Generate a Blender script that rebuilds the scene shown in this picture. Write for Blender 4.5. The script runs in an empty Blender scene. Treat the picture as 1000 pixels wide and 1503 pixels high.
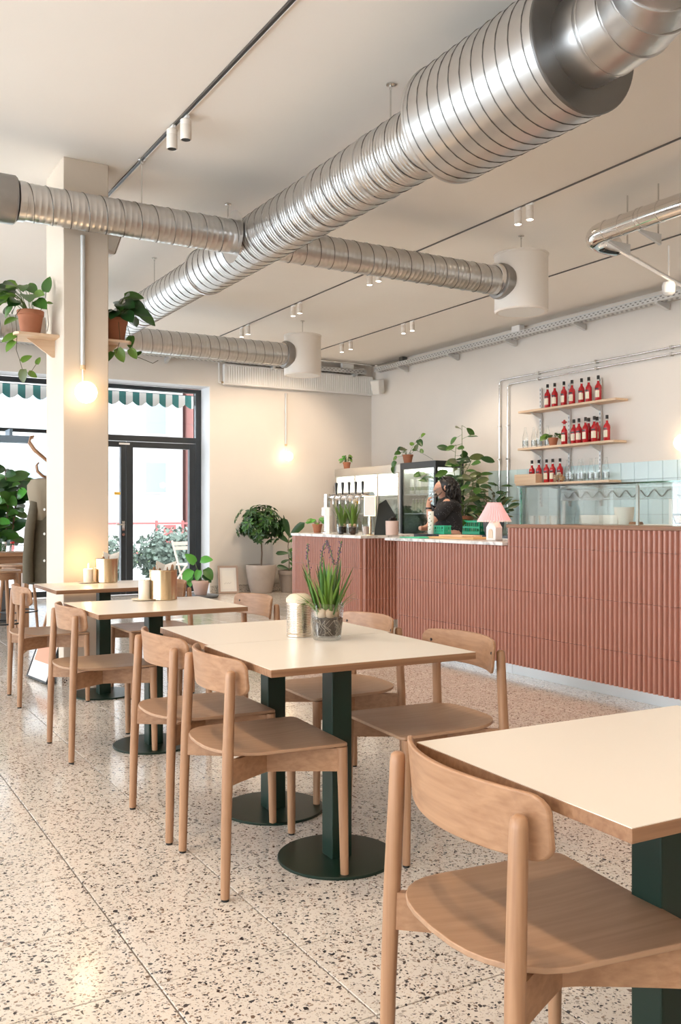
import bpy, bmesh, math, random
from mathutils import Vector, Matrix, Euler
random.seed(7)
scene = bpy.context.scene
col = scene.collection
R = math.radians
PI = math.pi

# ---------------------------------------------------------------- camera
cam_data = bpy.data.cameras.new('camera')
camera = bpy.data.objects.new('camera', cam_data)
col.objects.link(camera)
camera.location = (0.0, 0.0, 1.2)
camera.rotation_euler = (R(90), 0, -math.atan(785 / 1340.0))
cam_data.sensor_fit = 'VERTICAL'
cam_data.sensor_height = 36.0
cam_data.lens = 1340.0 / 1503.0 * 36.0
cam_data.shift_y = 3.5 / 1503.0
cam_data.clip_start = 0.05
cam_data.clip_end = 300
scene.camera = camera

# ---------------------------------------------------------------- world / exposure
world = bpy.data.worlds.new('overcast_sky')
scene.world = world
world.use_nodes = True
bg = world.node_tree.nodes['Background']
bg.inputs[0].default_value = (0.86, 0.93, 1.0, 1)
bg.inputs[1].default_value = 6.0
vs = scene.view_settings
scene.display_settings.display_device = 'sRGB'
vs.view_transform = 'Standard'
vs.look = 'None'
vs.gamma = 1.0
vs.use_curve_mapping = False
vs.exposure = 0.48
cy = scene.cycles
cy.max_bounces = 9
cy.diffuse_bounces = 5
cy.glossy_bounces = 4
cy.transmission_bounces = 6
cy.transparent_max_bounces = 16
cy.caustics_reflective = False
cy.caustics_refractive = False
cy.sample_clamp_indirect = 6.0
cy.use_denoising = True
WARM = (1.0, 0.79, 0.585)
SPOT_BAR = 70.0      # watts of a spot over the bar
SPOT_W = 26.0
CEIL = 3.69
FARY = 13.0
RIGHTX = 8.22
LEFTX = -4.2
BACKY = -3.2

# ---------------------------------------------------------------- mesh helpers
class MB:
    def __init__(s):
        s.v = []; s.f = []; s.m = []
    def add(s, vs_, fs, m=0):
        o = len(s.v)
        s.v += [tuple(p) for p in vs_]
        s.f += [tuple(i + o for i in f) for f in fs]
        s.m += [m] * len(fs)
        return s
    def box(s, x0, x1, y0, y1, z0, z1, m=0, mat=None):
        vs_ = [Vector(p) for p in ((x0,y0,z0),(x1,y0,z0),(x1,y1,z0),(x0,y1,z0),(x0,y0,z1),(x1,y0,z1),(x1,y1,z1),(x0,y1,z1))]
        if mat is not None: vs_ = [mat @ p for p in vs_]
        return s.add(vs_, [(0,3,2,1),(4,5,6,7),(0,1,5,4),(1,2,6,5),(2,3,7,6),(3,0,4,7)], m)
    def cbox(s, c, size, m=0, mat=None):
        x, y, z = c; a, b, d = size
        return s.box(x-a/2, x+a/2, y-b/2, y+b/2, z-d/2, z+d/2, m, mat)
    def prism(s, poly, z0, z1, m=0, fn=None):
        n = len(poly)
        fn = fn or (lambda x, y, z: (x, y, z))
        vs_ = [fn(x, y, z0) for x, y in poly] + [fn(x, y, z1) for x, y in poly]
        fs = [tuple(range(n))[::-1], tuple(range(n, 2*n))] + [(i, (i+1) % n, n+(i+1) % n, n+i) for i in range(n)]
        return s.add(vs_, fs, m)
    def lathe(s, prof, n=24, c=(0,0,0), axis='z', m=0, cap=True, rad=None):
        vs_ = []; fs = []
        for k, (r, h) in enumerate(prof):
            for i in range(n):
                a = 2*PI*i/n
                rr = r * (rad(i, k) if rad else 1)
                p = (rr*math.cos(a), rr*math.sin(a), h)
                if axis == 'x': p = (p[2], p[0], p[1])
                elif axis == 'y': p = (p[1], p[2], p[0])
                vs_.append((p[0]+c[0], p[1]+c[1], p[2]+c[2]))
        for k in range(len(prof)-1):
            for i in range(n):
                j = (i+1) % n
                fs.append((k*n+i, k*n+j, (k+1)*n+j, (k+1)*n+i))
        if cap:
            if prof[0][0] > 1e-5: fs.append(tuple(range(n))[::-1])
            if prof[-1][0] > 1e-5: fs.append(tuple(range((len(prof)-1)*n, len(prof)*n)))
        return s.add(vs_, fs, m)
    def tube(s, pts, r, n=8, m=0, cap=True):
        pts = [Vector(p) for p in pts]
        N = len(pts)
        rs = r if isinstance(r, (list, tuple)) else [r]*N
        t0 = (pts[1]-pts[0]).normalized()
        up = Vector((0,0,1)) if abs(t0.z) < 0.9 else Vector((1,0,0))
        nrm = t0.cross(up).normalized()
        vs_ = []; fs = []
        for k in range(N):
            if k == 0: t = t0
            elif k == N-1: t = (pts[k]-pts[k-1]).normalized()
            else: t = ((pts[k+1]-pts[k]).normalized() + (pts[k]-pts[k-1]).normalized()).normalized()
            nrm = (nrm - t*nrm.dot(t))
            nrm = nrm.normalized() if nrm.length > 1e-6 else t.orthogonal().normalized()
            b = t.cross(nrm)
            for i in range(n):
                a = 2*PI*i/n
                vs_.append(pts[k] + (nrm*math.cos(a) + b*math.sin(a))*rs[k])
        for k in range(N-1):
            for i in range(n):
                j = (i+1) % n
                fs.append((k*n+i, k*n+j, (k+1)*n+j, (k+1)*n+i))
        if cap: fs += [tuple(range(n))[::-1], tuple(range((N-1)*n, N*n))]
        return s.add(vs_, fs, m)
    def ball(s, c, r, n=12, k=8, sc=(1,1,1), m=0):
        prof = [(max(1e-6, r*math.sin(PI*i/k)), -r*math.cos(PI*i/k)) for i in range(k+1)]
        o = len(s.v)
        s.lathe(prof, n, (0,0,0), 'z', m, cap=False)
        for i in range(o, len(s.v)):
            p = s.v[i]; s.v[i] = (p[0]*sc[0]+c[0], p[1]*sc[1]+c[1], p[2]*sc[2]+c[2])
        return s
    def mesh(s, name, mats, smooth=True, sharp=38):
        me = bpy.data.meshes.new(name)
        me.from_pydata(s.v, [], s.f)
        b = bmesh.new(); b.from_mesh(me)
        bmesh.ops.remove_doubles(b, verts=b.verts, dist=1e-6)
        bmesh.ops.recalc_face_normals(b, faces=b.faces)
        b.to_mesh(me); b.free()
        mats = mats if isinstance(mats, (list, tuple)) else [mats]
        for x in mats: me.materials.append(M[x] if isinstance(x, str) else x)
        if len(mats) > 1 and len(me.polygons) == len(s.m): me.polygons.foreach_set('material_index', s.m)
        if smooth:
            me.polygons.foreach_set('use_smooth', [True]*len(me.polygons))
            me.set_sharp_from_angle(angle=R(sharp))
        me.update()
        return me
    def build(s, name, mats, parent=None, smooth=True, sharp=38, bevel=None, loc=None, rot=None, label=None):
        return put(s.mesh(name, mats, smooth, sharp), name, parent, loc, rot, bevel, label)

def put(me, name, parent=None, loc=None, rot=None, bevel=None, label=None):
    o = bpy.data.objects.new(name, me); col.objects.link(o)
    if parent: o.parent = parent
    if loc is not None: o.location = loc
    if rot is not None: o.rotation_euler = rot
    if bevel:
        b = o.modifiers.new('bevel', 'BEVEL'); b.width = bevel; b.segments = 2; b.limit_method = 'ANGLE'; b.angle_limit = R(50)
    if label: o['label'] = label
    return o

def tag(o, label, cat, group=None, kind=None):
    o['label'] = label; o['category'] = cat
    if group: o['group'] = group
    if kind: o['kind'] = kind
    return o

def thing(name, label, cat, loc=(0,0,0), rz=0.0, group=None):
    o = bpy.data.objects.new(name, None); col.objects.link(o)
    o.empty_display_size = 0.05
    o.location = loc; o.rotation_euler = (0, 0, rz)
    return tag(o, label, cat, group)

def struct(o):
    o['kind'] = 'structure'; return o

def dup(o, loc=None, rz=None, label=None, parent=None, group=None):
    c = o.copy(); col.objects.link(c)
    if parent: c.parent = parent
    if loc is not None: c.location = loc
    if rz is not None: c.rotation_euler = (0, 0, rz)
    if label: c['label'] = label
    if group: c['group'] = group
    for ch in list(o.children): dup(ch, parent=c)
    return c

def frame_mat(p, d, nrm):
    """matrix whose local y runs along d and local z is close to nrm"""
    d = Vector(d).normalized(); nrm = Vector(nrm)
    x = d.cross(nrm)
    if x.length < 1e-4: x = d.orthogonal()
    x.normalize(); z = x.cross(d)
    m = Matrix((x, d, z)).transposed().to_4x4(); m.translation = Vector(p)
    return m

# ---------------------------------------------------------------- materials
M = {}
def newmat(name):
    m = bpy.data.materials.new(name); m.use_nodes = True
    nt = m.node_tree; b = nt.nodes['Principled BSDF']
    M[name] = m
    return m, nt, b
def pri(name, c, rough=0.5, metal=0.0, spec=None, noise=0.0, nscale=30.0, bump=0.0, bscale=80.0, emit=None, es=0.0, trans=0.0, sub=0.0, coat=0.0):
    m, nt, b = newmat(name)
    b.inputs['Base Color'].default_value = (*c, 1)
    b.inputs['Roughness'].default_value = rough
    b.inputs['Metallic'].default_value = metal
    if spec is not None: b.inputs['Specular IOR Level'].default_value = spec
    if trans: b.inputs['Transmission Weight'].default_value = trans
    if coat: b.inputs['Coat Weight'].default_value = coat; b.inputs['Coat Roughness'].default_value = 0.1
    if sub:
        b.inputs['Subsurface Weight'].default_value = sub; b.inputs['Subsurface Radius'].default_value = (0.02, 0.01, 0.006)
    if emit:
        b.inputs['Emission Color'].default_value = (*emit, 1); b.inputs['Emission Strength'].default_value = es
    if noise or bump:
        tc = nt.nodes.new('ShaderNodeTexCoord')
        if noise:
            n = nt.nodes.new('ShaderNodeTexNoise'); n.inputs['Scale'].default_value = nscale; n.inputs['Detail'].default_value = 5
            nt.links.new(tc.outputs['Object'], n.inputs['Vector'])
            mx = nt.nodes.new('ShaderNodeMix'); mx.data_type = 'RGBA'
            mx.inputs[6].default_value = (*[max(0, x*(1-noise)) for x in c], 1)
            mx.inputs[7].default_value = (*[min(1, x*(1+noise)) for x in c], 1)
            nt.links.new(n.outputs['Fac'], mx.inputs[0]); nt.links.new(mx.outputs[2], b.inputs['Base Color'])
        if bump:
            n2 = nt.nodes.new('ShaderNodeTexNoise'); n2.inputs['Scale'].default_value = bscale; n2.inputs['Detail'].default_value = 6
            nt.links.new(tc.outputs['Object'], n2.inputs['Vector'])
            bp = nt.nodes.new('ShaderNodeBump'); bp.inputs['Strength'].default_value = bump; bp.inputs['Distance'].default_value = 0.01
            nt.links.new(n2.outputs['Fac'], bp.inputs['Height']); nt.links.new(bp.outputs['Normal'], b.inputs['Normal'])
    return m

def wood(name, c1, c2, axis, rough=0.42, scale=1.0):
    m, nt, b = newmat(name)
    tc = nt.nodes.new('ShaderNodeTexCoord')
    mp = nt.nodes.new('ShaderNodeMapping')
    sc = [44*scale]*3; sc['xyz'.index(axis)] = 1.3*scale
    mp.inputs['Scale'].default_value = sc
    oi = nt.nodes.new('ShaderNodeObjectInfo')
    ad = nt.nodes.new('ShaderNodeVectorMath'); ad.operation = 'ADD'
    ml = nt.nodes.new('ShaderNodeMath'); ml.operation = 'MULTIPLY'; ml.inputs[1].default_value = 37.0
    nt.links.new(oi.outputs['Random'], ml.inputs[0])
    nt.links.new(tc.outputs['Object'], ad.inputs[0]); nt.links.new(ml.outputs[0], ad.inputs[1])
    nt.links.new(ad.outputs[0], mp.inputs['Vector'])
    n = nt.nodes.new('ShaderNodeTexNoise'); n.inputs['Scale'].default_value = 1.6; n.inputs['Detail'].default_value = 5; n.inputs['Distortion'].default_value = 0.25
    nt.links.new(mp.outputs[0], n.inputs['Vector'])
    rp = nt.nodes.new('ShaderNodeValToRGB')
    rp.color_ramp.elements[0].position = 0.30; rp.color_ramp.elements[0].color = (*c1, 1)
    rp.color_ramp.elements[1].position = 0.68; rp.color_ramp.elements[1].color = (*c2, 1)
    nt.links.new(n.outputs['Fac'], rp.inputs[0]); nt.links.new(rp.outputs[0], b.inputs['Base Color'])
    b.inputs['Roughness'].default_value = rough
    bp = nt.nodes.new('ShaderNodeBump'); bp.inputs['Strength'].default_value = 0.06; bp.inputs['Distance'].default_value = 0.004
    nt.links.new(n.outputs['Fac'], bp.inputs['Height']); nt.links.new(bp.outputs['Normal'], b.inputs['Normal'])
    return m

OAK1, OAK2 = (0.30, 0.152, 0.078), (0.41, 0.228, 0.125)
for ax in 'xyz': wood('oak_' + ax, OAK1, OAK2, ax)
for ax in 'xy': wood('oak_seat_' + ax, (0.34, 0.195, 0.112), (0.41, 0.245, 0.148), ax, 0.45)
for ax in 'xy': wood('ply_edge_' + ax, (0.20, 0.092, 0.042), (0.31, 0.16, 0.082), ax, 0.5)
wood('birch_x', (0.66, 0.46, 0.30), (0.76, 0.57, 0.40), 'x', 0.5)
wood('birch_y', (0.66, 0.46, 0.30), (0.76, 0.57, 0.40), 'y', 0.5)
wood('walnut_y', (0.20, 0.09, 0.045), (0.33, 0.16, 0.085), 'y', 0.45)
pri('plaster', (0.79, 0.73, 0.665), 0.85, noise=0.03, nscale=3, bump=0.05, bscale=60)
pri('ceiling_paint', (0.92, 0.86, 0.785), 0.9, noise=0.02, nscale=2)
pri('column_paint', (0.665, 0.565, 0.46), 0.8, noise=0.02, nscale=3, bump=0.04, bscale=50)
pri('reveal_white', (0.85, 0.86, 0.88), 0.7)
pri('laminate', (0.76, 0.68, 0.585), 0.30)
pri('green_metal', (0.006, 0.020, 0.012), 0.36, spec=0.35)
pri('black_metal', (0.012, 0.013, 0.015), 0.4)
pri('anthracite', (0.022, 0.027, 0.032), 0.38)
pri('black_rubber', (0.012, 0.012, 0.012), 0.8)
pri('white_paint', (0.83, 0.81, 0.78), 0.4)
pri('white_enamel', (0.86, 0.845, 0.82), 0.3)
pri('drum_white', (0.83, 0.76, 0.685), 0.45)
pri('steel', (0.62, 0.61, 0.60), 0.30, 1.0, noise=0.08, nscale=14)
pri('steel_pipe', (0.66, 0.64, 0.61), 0.24, 1.0)
pri('chrome', (0.78, 0.76, 0.74), 0.08, 1.0)
pri('dark_steel', (0.20, 0.195, 0.19), 0.4, 1.0)
pri('stainless_sheet', (0.60, 0.60, 0.59), 0.36, 1.0, noise=0.05, nscale=4)
pri('galv_tray', (0.66, 0.66, 0.65), 0.45, 0.45)
pri('gold', (0.66, 0.49, 0.30), 0.24, 1.0)
pri('tin', (0.78, 0.70, 0.60), 0.20, 1.0)
pri('pink_tile', (0.43, 0.185, 0.128), 0.28, noise=0.10, nscale=6)
pri('grout_pink', (0.34, 0.17, 0.13), 0.9)
pri('blue_tile', (0.60, 0.74, 0.75), 0.16, noise=0.04, nscale=3)
pri('blue_grout', (0.44, 0.54, 0.56), 0.9)
pri('grout', (0.22, 0.19, 0.165), 0.9)
pri('terracotta', (0.44, 0.165, 0.085), 0.8, noise=0.12, nscale=12)
pri('clay_grey', (0.42, 0.35, 0.30), 0.85, noise=0.14, nscale=9)
pri('clay_taupe', (0.27, 0.215, 0.175), 0.85, noise=0.08, nscale=9)
pri('pot_pink', (0.62, 0.43, 0.36), 0.7)
pri('pot_grey', (0.13, 0.14, 0.15), 0.7)
pri('soil', (0.05, 0.03, 0.018), 0.95, noise=0.4, nscale=60, bump=0.6, bscale=90)
def leafmat(name, c):
    m = pri(name, c, 0.36, noise=0.28, nscale=22)
    b = m.node_tree.nodes['Principled BSDF']
    b.inputs['Subsurface Weight'].default_value = 0.0
    return m
leafmat('leaf_dark', (0.022, 0.075, 0.018))
leafmat('leaf_mid', (0.055, 0.15, 0.022))
leafmat('leaf_light', (0.13, 0.25, 0.03))
leafmat('leaf_bright', (0.10, 0.36, 0.05))
leafmat('leaf_blade', (0.10, 0.185, 0.025))
leafmat('leaf_olive', (0.10, 0.125, 0.035))
pri('stem', (0.11, 0.085, 0.04), 0.7)
pri('stem_green', (0.12, 0.18, 0.05), 0.6)
pri('bark', (0.16, 0.11, 0.075), 0.85, noise=0.2, nscale=40)
pri('petal_purple', (0.14, 0.075, 0.12), 0.6)
pri('bulb', (0.46, 0.33, 0.22), 0.6, noise=0.3, nscale=40)
pri('roots', (0.40, 0.34, 0.27), 0.7)
pri('candle_wax', (0.90, 0.80, 0.65), 0.5, sub=0.25)
pri('flame', (1, 0.7, 0.3), 0.5, emit=(1, 0.62, 0.25), es=18)
pri('paper', (0.84, 0.80, 0.74), 0.8)
pri('paper_kraft', (0.66, 0.47, 0.29), 0.8)
pri('stone_cream', (0.72, 0.60, 0.45), 0.55)
pri('red_liquor', (0.48, 0.012, 0.02), 0.08, coat=0.6)
pri('red_dark', (0.20, 0.008, 0.012), 0.08, coat=0.6)
pri('label_cream', (0.82, 0.74, 0.58), 0.6)
pri('label_ink', (0.02, 0.014, 0.012), 0.6)
pri('cap_black', (0.012, 0.011, 0.011), 0.4)
pri('red_plastic', (0.55, 0.03, 0.03), 0.35)
pri('shade_pink', (0.80, 0.47, 0.48), 0.7, emit=(1.0, 0.50, 0.47), es=0.22)
pri('ceramic_white', (0.86, 0.83, 0.78), 0.3)
pri('globe_light', (1, 1, 1), 0.3, emit=(1.0, 0.72, 0.42), es=6)
pri('globe_fill', (1, 1, 1), 0.3, emit=(1.0, 0.74, 0.45), es=130)  # strong glow of the added back-wall fill lamps
pri('spot_lens', (1, 1, 1), 0.3, emit=(1.0, 0.88, 0.72), es=14)
pri('fridge_light', (1, 1, 1), 0.4, emit=(1.0, 0.94, 0.82), es=3.6)
pri('collar_steel', (0.33, 0.315, 0.30), 0.38, 1.0)
pri('seam_dark', (0.16, 0.15, 0.14), 0.45, 0.8)
pri('fridge_inner', (0.80, 0.80, 0.78), 0.5)
pri('can_white', (0.82, 0.84, 0.80), 0.3)
pri('bottle_green', (0.28, 0.38, 0.22), 0.15)
pri('crate_green', (0.03, 0.48, 0.26), 0.45)
pri('coat_olive', (0.105, 0.085, 0.055), 0.9, noise=0.15, nscale=30, bump=0.2, bscale=120)
pri('coat_lining', (0.27, 0.215, 0.15), 0.9)
pri('button_white', (0.8, 0.78, 0.72), 0.4)
pri('skin', (0.56, 0.31, 0.22), 0.5, sub=0.15)
pri('hair_black', (0.012, 0.010, 0.010), 0.5)
pri('denim', (0.10, 0.09, 0.09), 0.9)
pri('cutting_board', (0.66, 0.40, 0.18), 0.5)
pri('dark_glass', (0.01, 0.011, 0.012), 0.1)
pri('chalkboard', (0.018, 0.022, 0.020), 0.7)
pri('pink_ceramic', (0.74, 0.56, 0.49), 0.5)
pri('terracotta_print', (0.62, 0.30, 0.20), 0.8)
pri('poster_white', (0.80, 0.76, 0.72), 0.8)
pri('frame_wood', (0.42, 0.30, 0.24), 0.5)
pri('sticker_yellow', (0.78, 0.45, 0.05), 0.6)
# outdoors
pri('paving', (0.62, 0.61, 0.60), 0.9, noise=0.05, nscale=2)
pri('facade', (0.36, 0.34, 0.33), 0.9, noise=0.04, nscale=1)
pri('facade_red', (0.27, 0.115, 0.10), 0.9)
pri('outdoor_glass', (0.16, 0.19, 0.22), 0.1)
pri('fence_red', (0.22, 0.05, 0.045), 0.6)
pri('shrub', (0.12, 0.155, 0.125), 0.8, noise=0.3, nscale=9)
pri('lawn', (0.20, 0.30, 0.13), 0.95, noise=0.2, nscale=5)
pri('building_white', (0.46, 0.46, 0.46), 0.9)
pri('awning_green', (0.045, 0.21, 0.21), 0.8)
pri('awning_white', (0.82, 0.82, 0.82), 0.8)
pri('outdoor_trunk', (0.12, 0.105, 0.10), 0.9)
pri('heater_blue', (0.20, 0.27, 0.34), 0.5)

def glassy(name, tint=(0.96, 0.98, 0.98), ior=1.45, rough=0.02, strength=1.0, extra=0.0):
    m = bpy.data.materials.new(name); m.use_nodes = True; M[name] = m
    nt = m.node_tree
    for n in list(nt.nodes): nt.nodes.remove(n)
    out = nt.nodes.new('ShaderNodeOutputMaterial')
    tr = nt.nodes.new('ShaderNodeBsdfTransparent'); tr.inputs[0].default_value = (*tint, 1)
    gl = nt.nodes.new('ShaderNodeBsdfGlossy'); gl.inputs['Roughness'].default_value = rough
    fr = nt.nodes.new('ShaderNodeFresnel'); fr.inputs[0].default_value = ior
    ma = nt.nodes.new('ShaderNodeMath'); ma.operation = 'MULTIPLY_ADD'; ma.inputs[1].default_value = strength; ma.inputs[2].default_value = extra
    mx = nt.nodes.new('ShaderNodeMixShader')
    nt.links.new(fr.outputs[0], ma.inputs[0]); nt.links.new(ma.outputs[0], mx.inputs[0])
    nt.links.new(tr.outputs[0], mx.inputs[1]); nt.links.new(gl.outputs[0], mx.inputs[2]); nt.links.new(mx.outputs[0], out.inputs[0])
    return m
glassy('window_glass', (0.98, 0.99, 0.99), 1.45, 0.0, 0.6)
glassy('clear_glass', (0.975, 0.985, 0.98), 1.45, 0.03, 0.5, 0.015)
glassy('screen_glass', (0.95, 0.985, 0.975), 1.45, 0.01, 0.6, 0.015)
glassy('green_glass_edge', (0.25, 0.55, 0.42), 1.5, 0.05, 1.0, 0.1)
glassy('frosted', (0.72, 0.74, 0.72), 1.45, 0.25, 1.0, 0.15)

def terrazzo(name, base, amount=1.0):
    m, nt, b = newmat(name)
    geo = nt.nodes.new('ShaderNodeNewGeometry')
    nz = nt.nodes.new('ShaderNodeTexNoise'); nz.inputs['Scale'].default_value = 55; nz.inputs['Detail'].default_value = 2
    nt.links.new(geo.outputs['Position'], nz.inputs['Vector'])
    sb = nt.nodes.new('ShaderNodeVectorMath'); sb.operation = 'SUBTRACT'; sb.inputs[1].default_value = (0.5, 0.5, 0.5)
    scl = nt.nodes.new('ShaderNodeVectorMath'); scl.operation = 'SCALE'; scl.inputs['Scale'].default_value = 0.012
    add = nt.nodes.new('ShaderNodeVectorMath'); add.operation = 'ADD'
    nt.links.new(nz.outputs['Color'], sb.inputs[0]); nt.links.new(sb.outputs[0], scl.inputs[0])
    nt.links.new(geo.outputs['Position'], add.inputs[0]); nt.links.new(scl.outputs[0], add.inputs[1])
    cur = None
    def layer(scale, frac, edge, cols, prev, off):
        o = nt.nodes.new('ShaderNodeVectorMath'); o.operation = 'ADD'; o.inputs[1].default_value = (off, off*1.7, 0.31)
        nt.links.new(add.outputs[0], o.inputs[0])
        v = nt.nodes.new('ShaderNodeTexVoronoi'); v.feature = 'F1'; v.inputs['Scale'].default_value = scale
        e = nt.nodes.new('ShaderNodeTexVoronoi'); e.feature = 'DISTANCE_TO_EDGE'; e.inputs['Scale'].default_value = scale
        nt.links.new(o.outputs[0], v.inputs['Vector']); nt.links.new(o.outputs[0], e.inputs['Vector'])
        sp = nt.nodes.new('ShaderNodeSeparateColor'); nt.links.new(v.outputs['Color'], sp.inputs[0])
        lt = nt.nodes.new('ShaderNodeMath'); lt.operation = 'LESS_THAN'; lt.inputs[1].default_value = frac
        nt.links.new(sp.outputs[0], lt.inputs[0])
        gt = nt.nodes.new('ShaderNodeMath'); gt.operation = 'GREATER_THAN'; gt.inputs[1].default_value = edge
        nt.links.new(e.outputs['Distance'], gt.inputs[0])
        mu = nt.nodes.new('ShaderNodeMath'); mu.operation = 'MULTIPLY'
        nt.links.new(lt.outputs[0], mu.inputs[0]); nt.links.new(gt.outputs[0], mu.inputs[1])
        rp = nt.nodes.new('ShaderNodeValToRGB'); rp.color_ramp.interpolation = 'CONSTANT'
        els = rp.color_ramp.elements
        while len(els) < len(cols): els.new(0.5)
        for k, c in enumerate(cols):
            els[k].position = k/len(cols); els[k].color = (*c, 1)
        nt.links.new(sp.outputs[1], rp.inputs[0])
        mx = nt.nodes.new('ShaderNodeMix'); mx.data_type = 'RGBA'
        nt.links.new(mu.outputs[0], mx.inputs[0])
        if prev is None: mx.inputs[6].default_value = (*base, 1)
        else: nt.links.new(prev, mx.inputs[6])
        nt.links.new(rp.outputs[0], mx.inputs[7])
        return mx.outputs[2]
    cur = layer(200, 0.36*amount, 0.10, [(0.60,0.50,0.40),(0.44,0.37,0.31),(0.66,0.58,0.50),(0.30,0.25,0.22)], None, 0.0)
    cur = layer(118, 0.24*amount, 0.12, [(0.10,0.085,0.08),(0.28,0.20,0.15),(0.42,0.37,0.32),(0.06,0.055,0.06)], cur, 3.3)
    cur = layer(78, 0.135*amount, 0.14, [(0.03,0.03,0.035),(0.035,0.03,0.035),(0.16,0.11,0.08),(0.05,0.05,0.055),(0.34,0.29,0.25)], cur, 7.9)
    nt.links.new(cur, b.inputs['Base Color'])
    b.inputs['Roughness'].default_value = 0.12
    b.inputs['Specular IOR Level'].default_value = 0.8
    return m
terrazzo('terrazzo', (0.68, 0.61, 0.535))

def speckle(name, base, dot, scale, frac, rough=0.8):
    m, nt, b = newmat(name)
    tc = nt.nodes.new('ShaderNodeTexCoord')
    v = nt.nodes.new('ShaderNodeTexVoronoi'); v.inputs['Scale'].default_value = scale
    nt.links.new(tc.outputs['Object'], v.inputs['Vector'])
    lt = nt.nodes.new('ShaderNodeMath'); lt.operation = 'LESS_THAN'; lt.inputs[1].default_value = frac
    nt.links.new(v.outputs['Distance'], lt.inputs[0])
    mx = nt.nodes.new('ShaderNodeMix'); mx.data_type = 'RGBA'; mx.inputs[6].default_value = (*base, 1); mx.inputs[7].default_value = (*dot, 1)
    nt.links.new(lt.outputs[0], mx.inputs[0]); nt.links.new(mx.outputs[2], b.inputs['Base Color'])
    b.inputs['Roughness'].default_value = rough
    return m
speckle('dotted_black', (0.010, 0.010, 0.013), (0.40, 0.40, 0.43), 60, 0.12)

def marble():
    m, nt, b = newmat('marble')
    tc = nt.nodes.new('ShaderNodeTexCoord')
    n = nt.nodes.new('ShaderNodeTexNoise'); n.inputs['Scale'].default_value = 5; n.inputs['Detail'].default_value = 8; n.inputs['Distortion'].default_value = 2.5
    nt.links.new(tc.outputs['Object'], n.inputs['Vector'])
    rp = nt.nodes.new('ShaderNodeValToRGB')
    rp.color_ramp.elements[0].position = 0.36; rp.color_ramp.elements[0].color = (0.46, 0.43, 0.41, 1)
    rp.color_ramp.elements[1].position = 0.52; rp.color_ramp.elements[1].color = (0.82, 0.79, 0.76, 1)
    nt.links.new(n.outputs['Fac'], rp.inputs[0]); nt.links.new(rp.outputs[0], b.inputs['Base Color'])
    b.inputs['Roughness'].default_value = 0.2
marble()
# ================================================================ STRUCTURE
TP = 0.405           # tile pitch
X0T, Y0T = 0.775, 2.25
def fwd(x, y): return x*0.5055 + y*0.8628
def lat(x, y): return x*0.8628 - y*0.5055
floor = struct(MB().box(LEFTX, RIGHTX, BACKY, 13.9, -0.10, -0.006).build('floor', 'grout', smooth=False))
cells = []
for i in range(int((LEFTX-X0T)/TP)-1, int((RIGHTX-X0T)/TP)+1):
    for j in range(int((BACKY-Y0T)/TP)-1, int((FARY-Y0T)/TP)+2):
        xa, ya = X0T+i*TP, Y0T+j*TP
        cx_, cy_ = xa+TP/2, ya+TP/2
        if cx_ < LEFTX+0.1 or cx_ > RIGHTX or cy_ < BACKY or cy_ > FARY: continue
        D = fwd(cx_, cy_); vis = False
        if D > 0.6:
            px = 500+1340*lat(cx_, cy_)/D; py = 755+1340*1.2/D
            m_ = 1340*0.22/D
            vis = -m_ < px < 1000+m_ and py < 1503+m_ and not (cx_ > 4.8 and cy_ < 7) and cx_ < 7.2
        cells.append((D if vis else 1e6+D, cx_, cy_))
cells.sort()
g = 0.0024
tb = MB()
h = TP/2-g; hb = h-0.0012
tb.add([(-h,-h,-0.012),(h,-h,-0.012),(h,h,-0.012),(-h,h,-0.012),(-h,-h,-0.0012),(h,-h,-0.0012),(h,h,-0.0012),(-h,h,-0.0012),(-hb,-hb,0),(hb,-hb,0),(hb,hb,0),(-hb,hb,0)],
       [(0,1,5,4),(1,2,6,5),(2,3,7,6),(3,0,4,7),(4,5,9,8),(5,6,10,9),(6,7,11,10),(7,4,8,11),(8,9,10,11)])
tile_me = tb.mesh('tile', 'terrazzo', smooth=False)
rest = MB()
for k, (d, x, y) in enumerate(cells):
    if k < 300 and d < 1e6:
        t_ = put(tile_me, 'tile', floor, (x, y, 0))
    else:
        rest.box(x-h, x+h, y-h, y+h, -0.012, 0)
tf = rest.build('tile_field', 'terrazzo', floor, smooth=False); tf['kind'] = 'stuff'

struct(MB().box(LEFTX-0.3, RIGHTX+0.3, BACKY-0.3, FARY+0.45, CEIL, CEIL+0.2).build('ceiling', 'ceiling_paint', smooth=False))
wall_right = struct(MB().box(RIGHTX, RIGHTX+0.25, BACKY-0.2, FARY+0.45, -0.1, CEIL).build('wall_right', 'plaster', smooth=False))
wf = MB()
OX0, OX1, OZ = -2.6, 5.31, 3.15
wf.box(OX1, RIGHTX, FARY, FARY+0.45, -0.1, CEIL)
wf.box(OX0, OX1, FARY, FARY+0.45, OZ, CEIL)
wf.box(LEFTX, OX0, FARY, FARY+0.45, -0.1, CEIL)
struct(wf.build('wall_far', 'plaster', smooth=False))
rv = MB()
rv.box(OX1-0.008, OX1, FARY, FARY+0.38, 0, OZ); rv.box(OX0, OX1-0.008, FARY+0.002, FARY+0.38, OZ-0.008, OZ)
struct(rv.build('trim_1', 'reveal_white', smooth=False))
struct(MB().box(LEFTX-0.2, RIGHTX+0.2, BACKY-0.25, BACKY, -0.1, CEIL).build('wall_back', 'plaster', smooth=False))
wl = MB()
LW = [(-2.8, 2.2), (2.5, 7.5), (7.8, 12.7)]
ys = [BACKY] + [q for w_ in LW for q in w_] + [FARY+0.45]
for k in range(0, len(ys), 2): wl.box(LEFTX-0.3, LEFTX, ys[k], ys[k+1], -0.1, CEIL)
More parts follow.
